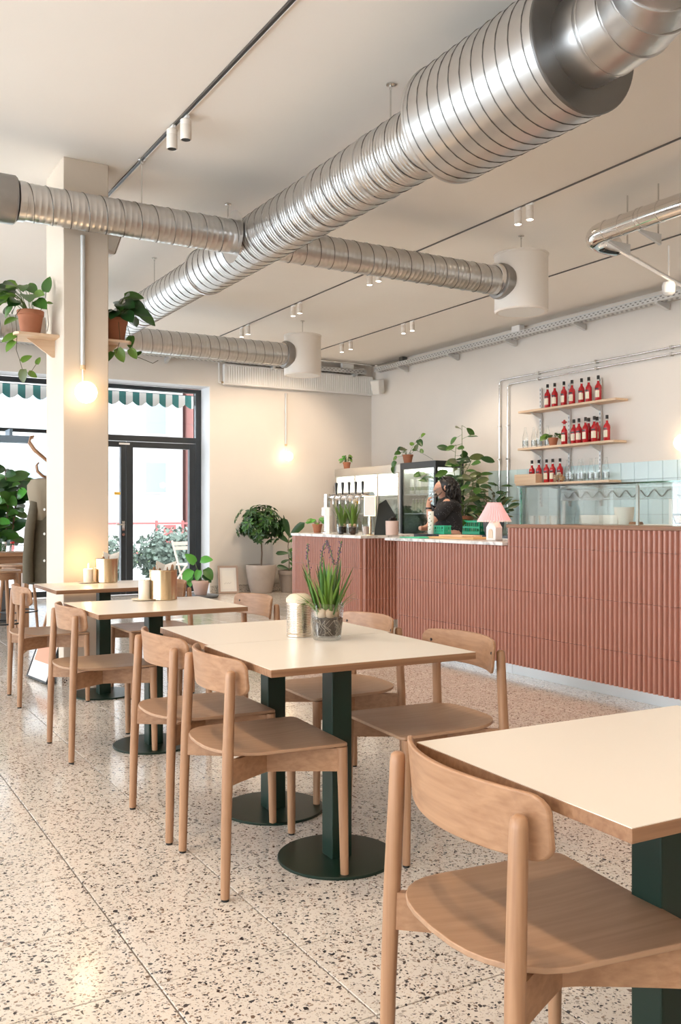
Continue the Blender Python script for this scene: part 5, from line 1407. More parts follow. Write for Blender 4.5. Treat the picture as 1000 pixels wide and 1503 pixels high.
for k in range(70):
    a = rn.uniform(0, 2*PI); r_ = rn.uniform(0.03, 0.26); z = rn.uniform(0.27, 0.66)-r_*0.35
    p = Vector((math.cos(a)*r_*0.8, math.sin(a)*r_, z)); d = Vector((math.cos(a), math.sin(a), rn.uniform(-0.1, 0.9)))
    leaf(ps, rn.choice(['lanced', 'lanced', 'ovald', 'lanceo']), p, d, (-0.4, -0.7, 0.6), rn.uniform(0.10, 0.16))
for k in range(8):
    a = k*PI/4; MB().tube([(0, 0, 0.2), (math.cos(a)*0.1, math.sin(a)*0.1, 0.38), (math.cos(a)*0.15, math.sin(a)*0.17, 0.54)], 0.004, 5).build('stem', 'stem', ps)
# green crates
def crate(loc, rz, label, mat='crate_green', w=0.36, d=0.28, h_=0.16, bh=0.025):
    t = thing('plastic_crate', label, 'crate', loc, rz)
    MB().box(-w/2, w/2, -d/2, d/2, 0, 0.012).build('bottom', mat, t, smooth=False)
    for z in (0.012, h_*0.5-bh/2, h_-bh):
        fr = MB()
        for q in ((-w/2, w/2, -d/2, -d/2+0.01), (-w/2, w/2, d/2-0.01, d/2), (-w/2, -w/2+0.01, -d/2+0.01, d/2-0.01), (w/2-0.01, w/2, -d/2+0.01, d/2-0.01)): fr.box(q[0], q[1], q[2], q[3], z, z+bh)
        fr.build('band', mat, t, smooth=False)
    st = MB()
    ns = 9 if w > 0.2 else 5
    for k in range(ns):
        x = -w/2+0.005+k*(w-0.02)/(ns-1); 
        for y in (-d/2+0.001, d/2-0.009): st.box(x, x+0.012, y, y+0.008, 0.012, h_-0.01)
    for k in range(ns-2):
        y = -d/2+0.005+k*(d-0.02)/(ns-3)
        for x in (-w/2+0.001, w/2-0.009): st.box(x, x+0.008, y, y+0.012, 0.012, h_-0.01)
    st.build('slats', mat, t, smooth=False)
crate((5.0, 6.70, 1.0235), R(95), 'small green plastic basket on the black tray left of the person', w=0.14, d=0.09, h_=0.075, bh=0.011)
crate((7.66, 9.46, BZ), R(90), 'green plastic crate on the back counter right of the person', h_=0.18)
cv = thing('patterned_vase', 'white cylinder vase with a dark leaf pattern beside the green crate', 'vase', (7.50, 10.08, BZ))
cv.location = (4.90, 6.74, 1.0235)
# ---- shelves with bottles on the right wall
SHX0 = RIGHTX-0.25
def shelf(z, y0, y1, label):
    t = thing('bottle_shelf', label, 'shelf', (0, 0, z))
    MB().box(SHX0, RIGHTX-0.043, y0, y1, -0.028, 0).build('board', 'birch_y', t, smooth=False, bevel=0.003)
    for y in (8.86, 8.35, 7.835):
        MB().prism([(SHX0+0.03, -0.0285), (RIGHTX-0.043, -0.0285), (RIGHTX-0.043, -0.10), (RIGHTX-0.06, -0.095)], -0.01, 0.01, fn=lambda x, zz, t_: (x, y+t_, zz)).build('bracket', 'galv_tray', t, smooth=False)
S1, S2, S3 = 2.535, 2.055, 1.60
shelf(S1, 7.40, 9.05, 'topmost birch wall shelf with a row of red bottles')
shelf(S2, 7.42, 9.06, 'middle birch wall shelf with carafes, a plant and red bottles')
shelf(S3, 7.50, 9.10, 'lowest birch wall shelf with small bottles and clear carafes')
for k, y in enumerate((8.86, 8.35, 7.835)):
    t = thing('shelf_upright', ['slotted steel shelf upright farthest left', 'slotted steel shelf upright in the middle', 'slotted steel shelf upright farthest right'][k], 'shelf rail', (RIGHTX, y, 0))
    MB().box(-0.041, -0.0195, -0.014, 0.014, 1.30, 2.83).build('rail', 'galv_tray', t, smooth=False)
    hs = MB()
    for q in range(30): hs.box(-0.0422, -0.0408, -0.006, 0.006, 1.34+q*0.05, 1.362+q*0.05)
    hs.build('slots', 'dark_steel', t, smooth=False)['kind'] = 'stuff'
def red_bottle(name='liquor_bottle'):
    t = thing(name, 'x', 'bottle')
    body = MB().lathe([(0.001, 0.0), (0.036, 0.0), (0.0385, 0.004), (0.0385, 0.145), (0.0405, 0.158), (0.036, 0.185), (0.022, 0.205), (0.0155, 0.220), (0.0145, 0.240)], 24).build('body', 'red_liquor', t)
    MB().lathe([(0.0145, 0.240), (0.0145, 0.268)], 16, cap=False).build('neck', 'clear_glass', t)
    MB().lathe([(0.0175, 0.262), (0.0175, 0.302), (0.016, 0.305), (0.001, 0.306)], 16).build('cap', 'cap_black', t)
    vv = []; ff = []; n_ = 8
    for k in range(n_+1):
        a = PI+R(-48+96*k/n_)+R(12)
        for z in (0.045, 0.125): vv.append((0.0392*math.cos(a), 0.0392*math.sin(a), z))
    for k in range(n_): ff.append((2*k, 2*k+2, 2*k+3, 2*k+1))
    lb = MB().add(vv, ff).build('label', 'label_cream', t)
    vv = []; ff = []
    for k in range(n_+1):
        a = PI+R(-36+72*k/n_)+R(12)
        for z in (0.135, 0.152): vv.append((0.0418*math.cos(a), 0.0418*math.sin(a), z))
    for k in range(n_): ff.append((2*k, 2*k+2, 2*k+3, 2*k+1))
    MB().add(vv, ff).build('neck_label', 'label_ink', t)
    return t
proto = red_bottle()
first = [True]
def place_bottle(x, y, z, label, group, sc=1.0, rz=0.0):
    if first[0]:
        o = proto; first[0] = False; o['label'] = label; o.location = (x, y, z); o.rotation_euler = (0, 0, rz); o['group'] = group
    else: o = dup(proto, (x, y, z), rz, label, group=group)
    o.scale = (sc, sc, sc)
    return o
ORD = ['first', 'second', 'third', 'fourth', 'fifth', 'sixth', 'seventh', 'eighth']
for k, y in enumerate((8.621, 8.493, 8.333, 8.194, 8.035, 7.918, 7.766)):
    place_bottle(8.08, y, S1+0.001, 'red bottle with a black cap on the top wall shelf, %s from the left' % ORD[k], 'red bottles on the top shelf', 1.0, 0.2*math.sin(k*2.1))
for k, (y, x) in enumerate(((8.182, 8.10), (8.068, 8.07), (7.968, 8.13), (7.93, 8.04), (7.83, 8.13), (7.79, 8.04), (7.63, 8.08))):
    place_bottle(x, y, S2+0.001, 'red bottle with a black cap on the middle wall shelf, %s from the left' % ORD[k+1], 'red bottles on the middle shelf', 1.0, 0.25*math.sin(k*1.7))
t = place_bottle(8.08, 8.325, S2+0.001, 'red bottle with a red pourer top beside the shelf plant', 'red bottles on the middle shelf', 0.98)
for ch in list(t.children):
    if ch.name.startswith('cap'): bpy.data.objects.remove(ch)
MB().lathe([(0.016, 0.262), (0.018, 0.275), (0.034, 0.283), (0.036, 0.292), (0.016, 0.30), (0.012, 0.315), (0.001, 0.318)], 16).build('pourer', 'red_plastic', t)
for k, y in enumerate((8.93, 8.80, 8.66, 8.55, 8.42)):
    o = place_bottle(8.10, y, S3+0.001, 'smaller red bottle on the lowest wall shelf, %s from the left' % ORD[k], 'red bottles on the lowest shelf', 0.97)
carafe = thing('carafe', 'clear glass bottle on the middle wall shelf, first from the left', 'bottle', (0, 0, 0), 0, 'clear bottles on the middle shelf')
MB().lathe([(0.001, 0.002), (0.034, 0.0), (0.037, 0.004), (0.037, 0.14), (0.028, 0.18), (0.0145, 0.235), (0.0135, 0.262), (0.016, 0.266), (0.015, 0.27)], 20).build('glass', 'clear_glass', carafe)
MB().lathe([(0.0375, 0.03), (0.0375, 0.10)], 20, cap=False).build('etched_band', 'frosted', carafe)
for k, (y, x) in enumerate(((9.0, 8.05), (8.90, 8.11), (8.75, 8.06), (8.66, 8.12))):
    (carafe if k == 0 else dup(carafe)).location = (x, y, S2+0.001)
    if k: bpy.context.scene.objects
cl_ = [o for o in col.objects if o.name.startswith('carafe')]
for k, o in enumerate(sorted(cl_, key=lambda q: -q.location.y)): o['label'] = 'clear glass bottle on the middle wall shelf, %s from the left' % ORD[k]
for k, (y, x) in enumerate(((8.29, 8.10), (8.19, 8.06), (8.10, 8.11), (8.0, 8.06), (7.90, 8.10), (7.775, 8.06), (7.66, 8.10))):
    dup(carafe, (x, y, S3+0.001), 0.0, 'clear glass bottle on the lowest wall shelf, %s from the left' % ORD[k], group='clear bottles on the lowest shelf')
pothos('shelf_plant', 'small leafy plant in a terracotta pot on the middle bottle shelf', (8.06, 8.50, S2+0.001), 41, 16, 0.06, 0.10, 'terracotta', ['ovalm', 'ovald', 'ovall'], 0.085, 0.10, 0.07)
wb = thing('wooden_box', 'pale open wooden box at the left of the lowest wall shelf', 'box', (8.0, 8.86, S3+0.001))
for q in ((-0.05, 0.05, -0.20, -0.185, 0, 0.115), (-0.05, 0.05, 0.185, 0.20, 0, 0.115), (-0.06, -0.05, -0.20, 0.20, 0, 0.115), (0.05, 0.06, -0.20, 0.20, 0, 0.115), (-0.05, 0.05, -0.185, 0.185, 0, 0.01)):
    MB().box(*q).build('side_board', 'birch_y', wb, smooth=False)
wb.location = (8.03, 8.92, S3+0.001)
for k, (y, m_, lb) in enumerate(((8.40, 'paper_kraft', 'glass jar of corks on the lowest shelf'), (8.305, 'cutting_board', 'glass jar of brown snacks on the lowest shelf'))):
    j = thing('storage_jar', lb, 'jar', (8.02, y, S3+0.001))
    MB().lathe([(0.001, 0), (0.042, 0), (0.044, 0.004), (0.044, 0.10), (0.038, 0.108)], 20).build('glass', 'clear_glass', j)
    fl = MB(); 
    for q in range(60): a = rn.uniform(0, 2*PI); r_ = 0.034*math.sqrt(rn.random()); fl.ball((r_*math.cos(a), r_*math.sin(a), rn.uniform(0.01, 0.085)), 0.008, 6, 4)
    fl.build('contents', m_, j)['kind'] = 'stuff'
# conduits
def conduit(label, z, yc, ybot, zbot):
    t = thing('steel_conduit', label, 'pipe', (RIGHTX-0.036, 0, 0))
    pts = [(0, 3.5, z), (0, yc-0.06, z)]
    for k in range(1, 6): a = R(90*k/5); pts.append((0, yc-0.06+0.06*math.sin(a), z-0.06*(1-math.cos(a))))
    pts.append((0, yc, zbot))
    MB().tube(pts, 0.011, 10).build('pipe', 'chrome', t)
    for y in (4.6, 5.7, 6.8, 7.9, 8.9): MB().box(-0.016, 0.034, y-0.012, y+0.012, z-0.022, z+0.022).build('clip', 'steel_pipe', t, smooth=False)
    for zz in (2.4, 1.95, 1.5): MB().box(-0.016, 0.012, yc-0.022, yc+0.022, zz-0.012, zz+0.012).build('clip', 'steel_pipe', t, smooth=False)
conduit('outer polished steel conduit bending down the right wall', 3.03, 9.67, 0, 0.95)
conduit('inner polished steel conduit bending down the right wall', 2.955, 9.50, 0, 0.95)
# ================================================================ GLASS SCREEN, COUNTER THINGS
gs = thing('glass_screen', 'green edged glass sneeze screen on the tall counter', 'glass screen', (0, 0, 1.1255))
GX = 4.66
MB().box(GX, GX+0.008, 3.0, 5.26, 0, 0.275).build('front_pane', 'screen_glass', gs, smooth=False)
MB().box(GX-0.02, GX+0.33, 3.0, 5.27, 0.276, 0.284).build('top_pane', 'screen_glass', gs, smooth=False)
MB().box(GX-0.023, GX-0.0205, 3.0, 5.273, 0.2755, 0.2845).build('edge', 'green_glass_edge', gs, smooth=False)
MB().box(GX-0.002, GX+0.010, 5.262, 5.27, 0, 0.275).build('edge', 'green_glass_edge', gs, smooth=False)
for y in (3.6, 4.4): MB().box(GX+0.30, GX+0.315, y, y+0.02, 0, 0.275).build('post', 'white_enamel', gs, smooth=False)
wp = thing('wavy_panel', 'frosted panel with a wavy wire hanging under the glass shelf', 'panel', (5.25, 0, 1.33))
MB().box(-0.004, 0.004, 3.2, 5.45, -0.02, 0.065).build('panel', 'frosted', wp, smooth=False, bevel=0.002)
for k, (y0, y1) in enumerate(((3.25, 4.30), (4.36, 5.4))):
    MB().tube([(-0.009, y0+(y1-y0)*q/80, 0.022+0.024*math.sin(q*0.62+k)) for q in range(81)], 0.0042, 5).build('wire', 'dark_steel', wp)
for y in (3.3, 4.35, 5.4): MB().box(-0.003, 0.003, y, y+0.03, -0.205, -0.02).build('support', 'white_enamel', wp, smooth=False)
bc2 = thing('work_counter', 'white worktop behind the tall counter carrying the boxes', 'counter', (0, 0, 0))
MB().box(5.10, 5.62, 3.0, 5.28, 0.0, 1.085).build('carcass', 'white_paint', bc2, smooth=False)
MB().box(5.06, 5.66, 3.0, 5.28, 1.0855, 1.124).build('worktop', 'white_enamel', bc2, smooth=False, bevel=0.004)
WZ = 1.1245
def tablet(y, label):
    t = thing('tablet', label, 'tablet', (5.42, y, WZ), R(0))
    mm = Matrix.Rotation(R(-28), 4, 'Y')
    MB().box(-0.006, 0.006, -0.10, 0.10, 0.01, 0.09, mat=mm).build('casing', 'black_metal', t, smooth=False, bevel=0.003)
    MB().box(-0.0075, -0.0062, -0.088, 0.088, 0.02, 0.08, mat=mm).build('screen', 'pot_pink', t, smooth=False)
    MB().box(0.0, 0.05, -0.03, 0.03, 0, 0.014).build('stand', 'black_metal', t, smooth=False)
tablet(4.36, 'black tablet on a stand behind the glass screen, left one')
tablet(4.02, 'black tablet on a stand behind the glass screen, right one')
bx = thing('paper_tub', 'tapered white paper tub behind the glass screen', 'tub', (5.35, 4.88, WZ))
MB().lathe([(0.001, 0), (0.062, 0), (0.075, 0.13), (0.07, 0.13), (0.058, 0.006), (0.001, 0.006)], 28).build('tub', 'paper', bx)
bx = thing('paper_tub', 'tapered white paper tub at the right picture edge behind the glass', 'tub', (5.35, 3.86, WZ))
MB().lathe([(0.001, 0), (0.085, 0), (0.10, 0.16), (0.095, 0.16), (0.08, 0.006), (0.001, 0.006)], 28).build('tub', 'paper', bx)
tag(MB().box(-0.07, 0.07, -0.2, 0.2, 0, 0.07).build('takeaway_box', 'paper', smooth=False, bevel=0.006, loc=(5.35, 5.08, WZ)), 'stack of white takeaway paper behind the glass screen', 'paper')
tag(MB().lathe([(0.001, 0), (0.05, 0), (0.052, 0.006), (0.046, 0.02), (0.001, 0.022)], 24).build('wooden_block', 'walnut_y', loc=(5.3, 4.72, WZ)), 'small dark wooden block behind the glass screen', 'block')
# cups with straws left end of the tall counter
for k in range(5):
    t = thing('paper_cup', 'short paper cup in the row behind the pink lamp', 'cup', (4.74+0.04*(k % 2), 5.22-k*0.058, 1.1255), 0, 'paper cups by the lamp')
    MB().lathe([(0.001, 0), (0.018, 0), (0.024, 0.062), (0.0255, 0.064), (0.022, 0.064), (0.017, 0.004), (0.001, 0.004)], 16).build('cup', 'paper_kraft' if k % 2 else 'paper', t)
# pink lamp on the low counter
LZ = 0.993
lp_ = thing('table_lamp', 'small lamp with a pleated pink shade and white house base', 'lamp', (4.72, 5.64, LZ), R(8))
lp_.scale = (0.82, 0.82, 0.9)
b = MB()
b.prism([(-0.062, 0), (0.062, 0), (0.062, 0.115), (0.03, 0.155), (0.012, 0.19), (-0.012, 0.19), (-0.03, 0.155), (-0.062, 0.115)], -0.05, 0.05, fn=lambda x, z, y: (y, x, z))
b.build('house_base', 'ceramic_white', lp_, smooth=False, bevel=0.008)
ar = [(-0.028, 0.02), (0.028, 0.02), (0.028, 0.07)] + [(0.028*math.cos(R(180*k/8)), 0.07+0.032*math.sin(R(180*k/8))) for k in range(1, 8)] + [(-0.028, 0.07)]
MB().prism(ar, -0.056, -0.0505, fn=lambda x, z, y: (y, x, z)).build('arch', 'stone_cream', lp_, smooth=False)
MB().tube([(0, 0, 0.188), (0, 0, 0.30)], 0.008, 8).build('stem', 'gold', lp_)
n = 72; vv = []; ff = []
for k, (r_, z) in enumerate(((0.062, 0.335), (0.066, 0.325), (0.105, 0.255), (0.150, 0.182), (0.156, 0.172))):
    for i in range(n):
        a = 2*PI*i/n; rr = r_*(1+(0.06 if i % 2 else -0.03)); zz = z-(0.006 if (i % 2 and k == 4) else 0)
        vv.append((rr*math.cos(a), rr*math.sin(a), zz))
for k in range(4):
    for i in range(n): j = (i+1) % n; ff.append((k*n+i, k*n+j, (k+1)*n+j, (k+1)*n+i))
sh = MB().add(vv, ff).build('pleated_shade', 'shade_pink', lp_, smooth=False)
tr_ = MB()
for i in range(36): a = 2*PI*i/36; tr_.ball((0.158*math.cos(a), 0.158*math.sin(a), 0.170), 0.0085, 6, 5)
tr_.build('scalloped_trim', 'ceramic_white', sh)
MB().ball((0, 0, 0.25), 0.028, 14, 10).build('bulb', 'globe_light', lp_)
# boards and trays on the low counter
tag(MB().box(-0.13, 0.13, -0.27, 0.27, 0, 0.016).build('cutting_board', 'cutting_board', smooth=False, bevel=0.004, loc=(4.82, 6.20, LZ), rot=(0, 0, R(8))), 'long orange brown wooden board on the low counter', 'board')
tag(MB().box(-0.10, 0.10, -0.19, 0.19, 0, 0.014).build('cutting_board', 'birch_y', smooth=False, bevel=0.004, loc=(4.83, 6.22, LZ+0.0165), rot=(0, 0, R(-6))), 'pale wooden board lying on the orange board', 'board')
tag(MB().box(-0.12, 0.12, -0.2, 0.2, 0, 0.03).build('black_tray', 'dark_glass', smooth=False, bevel=0.005, loc=(4.97, 6.74, LZ)), 'black tray on the left end of the low counter', 'tray')
tag(MB().box(-0.13, 0.13, -0.15, 0.15, 0, 0.008).build('green_mat', 'crate_green', smooth=False, bevel=0.002, loc=(4.68, 6.58, LZ)), 'green place mat on the left end of the low counter', 'mat')
pv = cv
pv.scale = (0.55, 0.55, 0.78)
pf_ = [(0.001, 0), (0.045, 0), (0.048, 0.004), (0.048, 0.26), (0.044, 0.262), (0.042, 0.255), (0.042, 0.02), (0.001, 0.02)]
MB().lathe(pf_, 24).build('cylinder', 'ceramic_white', pv)
for k in range(14):
    a = PI+R(-70)+R(140)*((k*0.37) % 1); z = 0.02+k*0.016
    d = Vector((-math.sin(a), math.cos(a), 0.5))
    mm = frame_mat((0.0492*math.cos(a), 0.0492*math.sin(a), z), d, (math.cos(a), math.sin(a), 0))
    MB().add([mm @ Vector(q_) for q_ in ((0, -0.014, 0), (0.006, 0, 0.0006), (0, 0.014, 0), (-0.006, 0, 0.0006))], [(0, 1, 2, 3)]).build('leaf_motif', 'leaf_olive', pv)
# ---- things on the far bar
PZ = 0.979
pothos('herb_pot', 'small green herb in a terracotta pot on the bar end', (5.30, 9.60, PZ), 51, 14, 0.06, 0.105, 'terracotta', ['ovalb', 'ovall', 'ovalb'], 0.075, 0.09, 0.08)
tp = thing('beer_tap', 'white column beer tap with five black handles on the bar', 'beer tap', (5.32, 9.40, PZ))
MB().lathe([(0.001, 0), (0.055, 0), (0.055, 0.01), (0.036, 0.02), (0.036, 0.20), (0.036, 0.46), (0.001, 0.465)], 24).build('column', 'steel_pipe', tp)
MB().lathe([(0.0365, 0.20), (0.062, 0.205), (0.062, 0.30), (0.0365, 0.305)], 24, cap=False).build('badge_ring', 'white_enamel', tp)
MB().tube([(0.05, 0.0, 0.42), (0.06, -0.25, 0.43), (0.08, -0.5, 0.43), (0.10, -0.84, 0.43)], 0.042, 18).build('rail', 'chrome', tp)
for k in range(5):
    y = -0.24-0.145*k
    MB().tube([(0.06-0.03*0-0.0, y, 0.43), (-0.02, y, 0.44), (-0.05, y, 0.40), (-0.05, y, 0.34)], 0.011, 10).build('spout', 'chrome', tp)
    MB().lathe([(0.008, 0.45), (0.012, 0.50), (0.017, 0.57), (0.017, 0.585), (0.001, 0.59)], 12, (-0.01, y, 0)).build('handle', 'cap_black', tp)
MB().tube([(0.1, -0.8, 0.0), (0.1, -0.8, 0.42)], 0.03, 16).build('rear_column', 'steel_pipe', tp)
dt = thing('menu_card', 'white menu card leaning on the bar by the taps', 'card', (5.28, 9.14, PZ), R(-80))
MB().box(-0.03, 0.03, -0.004, 0.004, 0, 0.30).build('card', 'paper', dt, smooth=False); MB().box(-0.06, 0.06, -0.03, 0.03, 0, 0.004).build('foot', 'paper', dt, smooth=False)
dt.location = (5.22, 9.20, PZ)
def bulb_glass(loc, seed, label):
    t = thing('bulb_vase', label, 'vase', loc)
    MB().lathe([(0.001, 0.001), (0.062, 0.0), (0.066, 0.006), (0.07, 0.11), (0.0685, 0.11), (0.062, 0.01), (0.001, 0.008)], 24).build('glass', 'clear_glass', t)
    MB().lathe([(0.001, 0.01), (0.06, 0.012), (0.065, 0.075), (0.03, 0.085), (0.001, 0.085)], 20).build('soil', 'soil', t)
    r2 = random.Random(seed)
    for k in range(4): MB().ball((0.03*math.cos(k*1.6), 0.03*math.sin(k*1.6), 0.095), 0.022, 10, 7, (1, 1, 1.2)).build('bulb', 'bulb', t)
    for k in range(34):
        a = r2.uniform(0, 2*PI); rr = r2.uniform(0, 0.05)
        lp2 = put(r2.choice([bl[0], bl[1], bl[4]]), 'leaf', t, (rr*math.cos(a), rr*math.sin(a), 0.09))
        lp2.rotation_euler = (r2.uniform(-0.1, 0.1), r2.uniform(0, 0.28), a); s_ = r2.uniform(1.0, 1.5); lp2.scale = (1.5*s_*0.8, 1.5*s_*0.8, s_)
    return t, r2
bulb_glass((5.26, 8.93, PZ), 3, 'glass bowl of green sprouting bulbs on the bar, left one')
t, r2 = bulb_glass((5.24, 8.68, PZ), 4, 'glass bowl of daffodils with yellow tops on the bar, right one')
for k in range(6):
    a = r2.uniform(0, 2*PI); rr = 0.035; h_ = r2.uniform(0.32, 0.39)
    st = MB().tube([(0, 0, 0.1), (rr*math.cos(a), rr*math.sin(a), 0.25), (rr*1.5*math.cos(a), rr*1.5*math.sin(a), h_)], 0.003, 5).build('flower_stem', 'stem_green', t)
    MB().lathe([(0.003, -0.02), (0.012, 0.0), (0.016, 0.018), (0.010, 0.02)], 8, (rr*1.5*math.cos(a), rr*1.5*math.sin(a), h_)).build('flower', 'sticker_yellow' if k == 0 else 'stone_cream', st)
j = thing('drink_glass', 'glass with a peach coloured drink on the bar', 'glass', (5.24, 8.40, PZ))
MB().lathe([(0.001, 0.002), (0.036, 0.0), (0.045, 0.11), (0.0435, 0.11), (0.035, 0.006), (0.001, 0.006)], 20).build('glass', 'clear_glass', j)
MB().lathe([(0.001, 0.007), (0.034, 0.008), (0.041, 0.09), (0.001, 0.09)], 20).build('drink', 'pink_ceramic', j)
for k, (x, y, m_, lb) in enumerate(((5.14, 8.76, 'cap_black', 'small black salt grinder between the bulb bowls'), (5.16, 8.54, 'soil', 'small dark jar lid beside the daffodils'), (5.42, 8.42, 'leaf_dark', 'small dark green bottle behind the peach drink'))):
    t = thing('small_jar', lb, 'jar', (x, y, PZ)); hh = (0.085, 0.05, 0.15)[k]
    MB().lathe([(0.001, 0), (0.026, 0), (0.028, 0.004), (0.028, hh*0.6), (0.018, hh*0.8), (0.02, hh), (0.001, hh+0.002)], 16).build('body', m_, t)
sgn = thing('table_sign', 'white double sided sign on a gold stand on the bar', 'sign', (5.18, 8.22, PZ), R(-62))
MB().lathe([(0.001, 0), (0.05, 0), (0.05, 0.006), (0.012, 0.012), (0.008, 0.03), (0.008, 0.20)], 20).build('stand', 'gold', sgn)
MB().box(-0.072, 0.072, -0.008, 0.008, 0.20, 0.42).build('frame', 'gold', sgn, smooth=False, bevel=0.003)
for s in (-1, 1): MB().box(-0.062, 0.062, s*0.0095-0.001, s*0.0095+0.001, 0.21, 0.41).build('panel', 'paper', sgn, smooth=False)
cbd = thing('chalkboard', 'dark leaning chalkboard with a cut corner behind the gold sign', 'chalkboard', (5.32, 8.17, PZ), R(-40))
MB().prism([(-0.10, 0), (0.09, 0), (0.13, 0.20), (0.02, 0.38), (-0.06, 0.33)], -0.008, 0.008, fn=lambda x, z, y: (x, y+0.1*z, z)).build('board', 'chalkboard', cbd, smooth=False)
pp_ = thing('pink_pot', 'pale pink cylinder pot with dark flowers at the bar corner', 'plant pot', (5.55, 8.36, PZ))
pp_.location = (5.40, 8.13, PZ)
MB().lathe([(0.001, 0), (0.066, 0), (0.07, 0.004), (0.07, 0.15), (0.066, 0.152), (0.062, 0.13), (0.001, 0.128)], 28).build('pot', 'pink_ceramic', pp_)
for k in range(9):
    a = k*2.4; r_ = 0.012+0.004*k
    MB().ball((r_*math.cos(a), r_*math.sin(a), 0.16+0.008*(k % 4)), 0.02, 8, 6, (1, 1, 0.8)).build('flower', 'cap_black' if k % 3 else 'petal_purple', pp_)

# ================================================================ PERSON
PX, PY = 5.83, 7.69
U = Vector((-0.863, 0.506, 0)); V = Vector((0.506, 0.863, 0)); Wz = Vector((0, 0, 1))
def pt(u, v, z): return U*u+V*v+Wz*z
def skin_obj(name, chain, edges, mat, parent, sub=2, root=0):
    me = bpy.data.meshes.new(name)
    me.from_pydata([pt(*c[:3]) for c in chain], edges, [])
    me.materials.append(M[mat])
    o = bpy.data.objects.new(name, me); col.objects.link(o)
    if parent: o.parent = parent
    sk = o.modifiers.new('skin', 'SKIN'); sk.use_smooth_shade = True
    ss = o.modifiers.new('sub', 'SUBSURF'); ss.levels = sub; ss.render_levels = sub
    if not me.skin_vertices:
        bm_ = bmesh.new(); bm_.from_mesh(me); bm_.verts.layers.skin.verify(); bm_.to_mesh(me); bm_.free()
    sv_ = me.skin_vertices[0].data
    for k, c in enumerate(chain):
        r_ = c[3]; sv_[k].radius = (r_, c[4] if len(c) > 4 else r_)
        sv_[k].use_root = (k == root)
    return o
person = thing('person', 'person with dark curly hair in a black dotted shirt behind the counter, arm raised', 'person', (PX, PY, 0))
ch = [(0, 0, 0.93, 0.13, 0.12), (0, 0, 1.08, 0.125, 0.115), (0.01, 0, 1.22, 0.125, 0.11), (0.03, 0, 1.315, 0.09, 0.085), (0.05, 0, 1.365, 0.048),
      (0.065, 0, 1.40, 0.055), (0.07, 0.005, 1.45, 0.078, 0.082), (0.065, 0.005, 1.51, 0.082, 0.088), (0.055, 0, 1.55, 0.055),
      # near (left) arm: shoulder, elbow, wrist, palm
      (0.03, -0.15, 1.305, 0.055), (0.13, -0.19, 1.20, 0.047), (0.215, -0.20, 1.115, 0.040), (0.225, -0.17, 1.21, 0.034), (0.235, -0.14, 1.285, 0.026), (0.235, -0.125, 1.325, 0.030, 0.022),
      # far arm
      (0.05, 0.15, 1.305, 0.055), (0.13, 0.21, 1.19, 0.046), (0.20, 0.20, 1.06, 0.038), (0.27, 0.10, 1.05, 0.028), (0.31, 0.06, 1.055, 0.026),
      # legs
      (0, -0.09, 0.86, 0.09), (0.02, -0.09, 0.48, 0.062), (0.0, -0.09, 0.09, 0.045), (0.13, -0.1, 0.04, 0.035),
      (0, 0.09, 0.86, 0.09), (0.02, 0.09, 0.48, 0.062), (0.0, 0.09, 0.09, 0.045), (0.13, 0.1, 0.04, 0.035),
      # nose
      (0.155, 0.005, 1.462, 0.016), (0.17, 0.005, 1.452, 0.010)]
ed = [(0,1),(1,2),(2,3),(3,4),(4,5),(5,6),(6,7),(7,8),(3,9),(9,10),(10,11),(11,12),(12,13),(13,14),(3,15),(15,16),(16,17),(17,18),(18,19),(0,20),(20,21),(21,22),(22,23),(0,24),(24,25),(25,26),(26,27),(6,28),(28,29)]
# fingers of the raised hand, curled round the glass
base = len(ch)
fingers = []
for k in range(4):
    z = 1.335+0.002*k; v0 = -0.137+0.009*k*0.0
    b0 = len(ch)
    zz = 1.345-0.0*k
    off = 0.014*k
    ch += [(0.238-0.004*k, -0.135+off*0.9, 1.352-0.006*abs(k-1.5), 0.0095), (0.222, -0.136+off*0.9, 1.376-0.006*abs(k-1.5), 0.0088), (0.198, -0.133+off*0.9, 1.378-0.006*abs(k-1.5), 0.0080)]
    ed += [(14, b0), (b0, b0+1), (b0+1, b0+2)]
b0 = len(ch); ch += [(0.215, -0.145, 1.33, 0.010), (0.192, -0.142, 1.345, 0.009)]; ed += [(14, b0), (b0, b0+1)]
body = skin_obj('body', ch, ed, 'skin', person)
# ears and eyes
MB().ball(pt(0.055, -0.088, 1.475), 0.022, 10, 8, (0.6, 0.6, 1.2)).build('ear', 'skin', body)
for v_ in (-0.03, 0.035): MB().ball(pt(0.143, v_, 1.488), 0.007, 8, 6).build('eye', 'cap_black', body)
MB().tube([pt(0.148, -0.02, 1.425), pt(0.153, 0.005, 1.423), pt(0.148, 0.028, 1.425)], 0.006, 6).build('lips', 'pink_ceramic', body)
sh_ = [(0, 0, 0.95, 0.155, 0.15), (0, 0, 1.08, 0.15, 0.145), (0.0, 0, 1.22, 0.152, 0.14), (0.02, 0, 1.325, 0.105, 0.11), (0.045, 0, 1.362, 0.064),
       (0.03, -0.15, 1.305, 0.082), (0.10, -0.185, 1.225, 0.080), (0.175, -0.20, 1.145, 0.074),
       (0.05, 0.15, 1.305, 0.080), (0.11, 0.18, 1.24, 0.076), (0.18, 0.185, 1.19, 0.07)]
skin_obj('shirt', sh_, [(0,1),(1,2),(2,3),(3,4),(3,5),(5,6),(6,7),(3,8),(8,9),(9,10)], 'dotted_black', person)
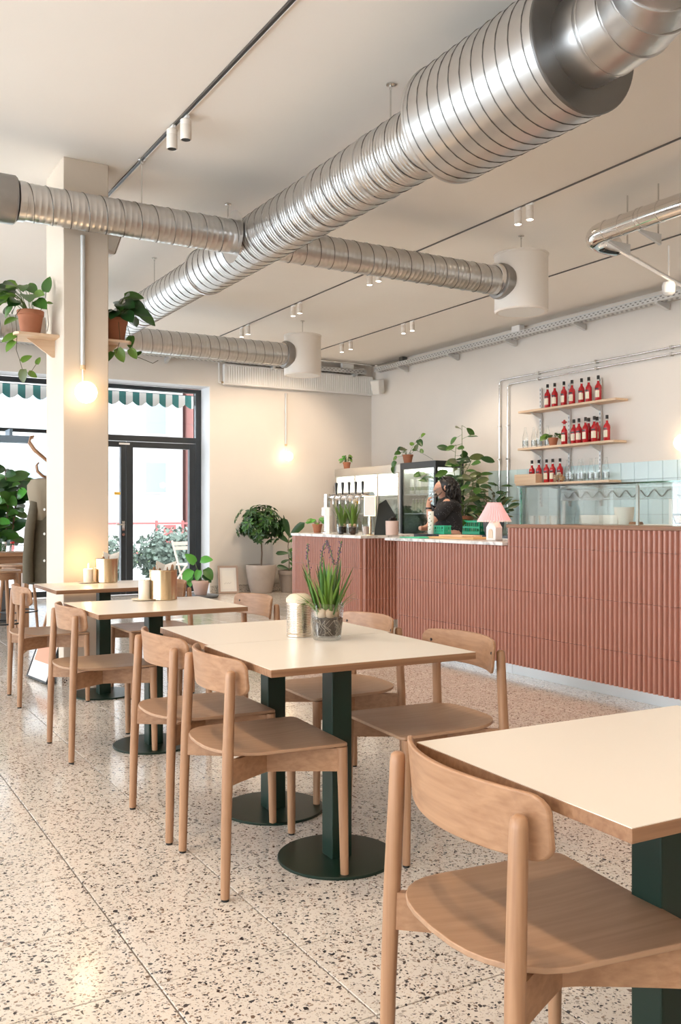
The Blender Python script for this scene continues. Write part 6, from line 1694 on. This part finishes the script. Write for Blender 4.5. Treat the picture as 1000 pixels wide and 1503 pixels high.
tr2 = [(0, 0, 0.93, 0.145, 0.135), (0, -0.09, 0.84, 0.105), (0.02, -0.09, 0.48, 0.08), (0, -0.09, 0.1, 0.068), (0, 0.09, 0.84, 0.105), (0.02, 0.09, 0.48, 0.08), (0, 0.09, 0.1, 0.068)]
skin_obj('trousers', tr2, [(0,1),(1,2),(2,3),(0,4),(4,5),(5,6)], 'denim', person)
hr = MB(); r3 = random.Random(77)
hr.ball(pt(0.018, 0.0, 1.505), 0.100, 16, 12, (1.0, 1.0, 1.0))
hr.ball(pt(-0.03, 0.0, 1.42), 0.095, 14, 10, (1, 1, 1.2))
for k in range(170):
    a = r3.uniform(0, 2*PI); el = r3.uniform(-0.9, 1.35)
    u_ = math.cos(a)*math.cos(el); v_ = math.sin(a)*math.cos(el)
    if u_ > 0.12 and el < 0.95: continue
    c = Vector((0.03+u_*0.10, v_*0.105, 1.49+math.sin(el)*0.10))
    pts = []
    ln = r3.uniform(0.08, 0.20) if u_ < 0.25 else r3.uniform(0.03, 0.07)
    ph = r3.uniform(0, 6)
    for q in range(9):
        s_ = q/8
        pts.append(pt(c.x-0.03*s_*(1-u_)+0.012*math.cos(ph+q*1.6), c.y*(1+0.25*s_)+0.012*math.sin(ph+q*1.6), c.z-ln*s_+0.02*math.sin(PI*s_)))
    hr.tube(pts, [0.010, 0.012, 0.013, 0.013, 0.012, 0.011, 0.010, 0.008, 0.004], 5)
hr.build('hair', 'hair_black', person)
MB().lathe([(0.033, -0.01), (0.036, -0.008), (0.036, 0.008), (0.033, 0.01)], 16, cap=False).build('wristwatch', 'cap_black', person, loc=pt(0.232, -0.148, 1.262))
gl_ = thing('wine_glass', 'clear glass held up to the mouth by the person', 'glass', (PX, PY, 0))
mm = frame_mat(pt(0.20, -0.13, 1.385), U*-0.75+Wz*0.5+V*0.35, Wz)
g2 = MB().lathe([(0.001, 0.0), (0.026, 0.002), (0.036, 0.03), (0.038, 0.07), (0.034, 0.12), (0.0335, 0.12), (0.036, 0.07), (0.034, 0.032), (0.001, 0.006)], 20, (0, 0, 0), 'y')
g2.v = [tuple(mm @ Vector(p)) for p in g2.v]
g2.build('bowl', 'clear_glass', gl_)
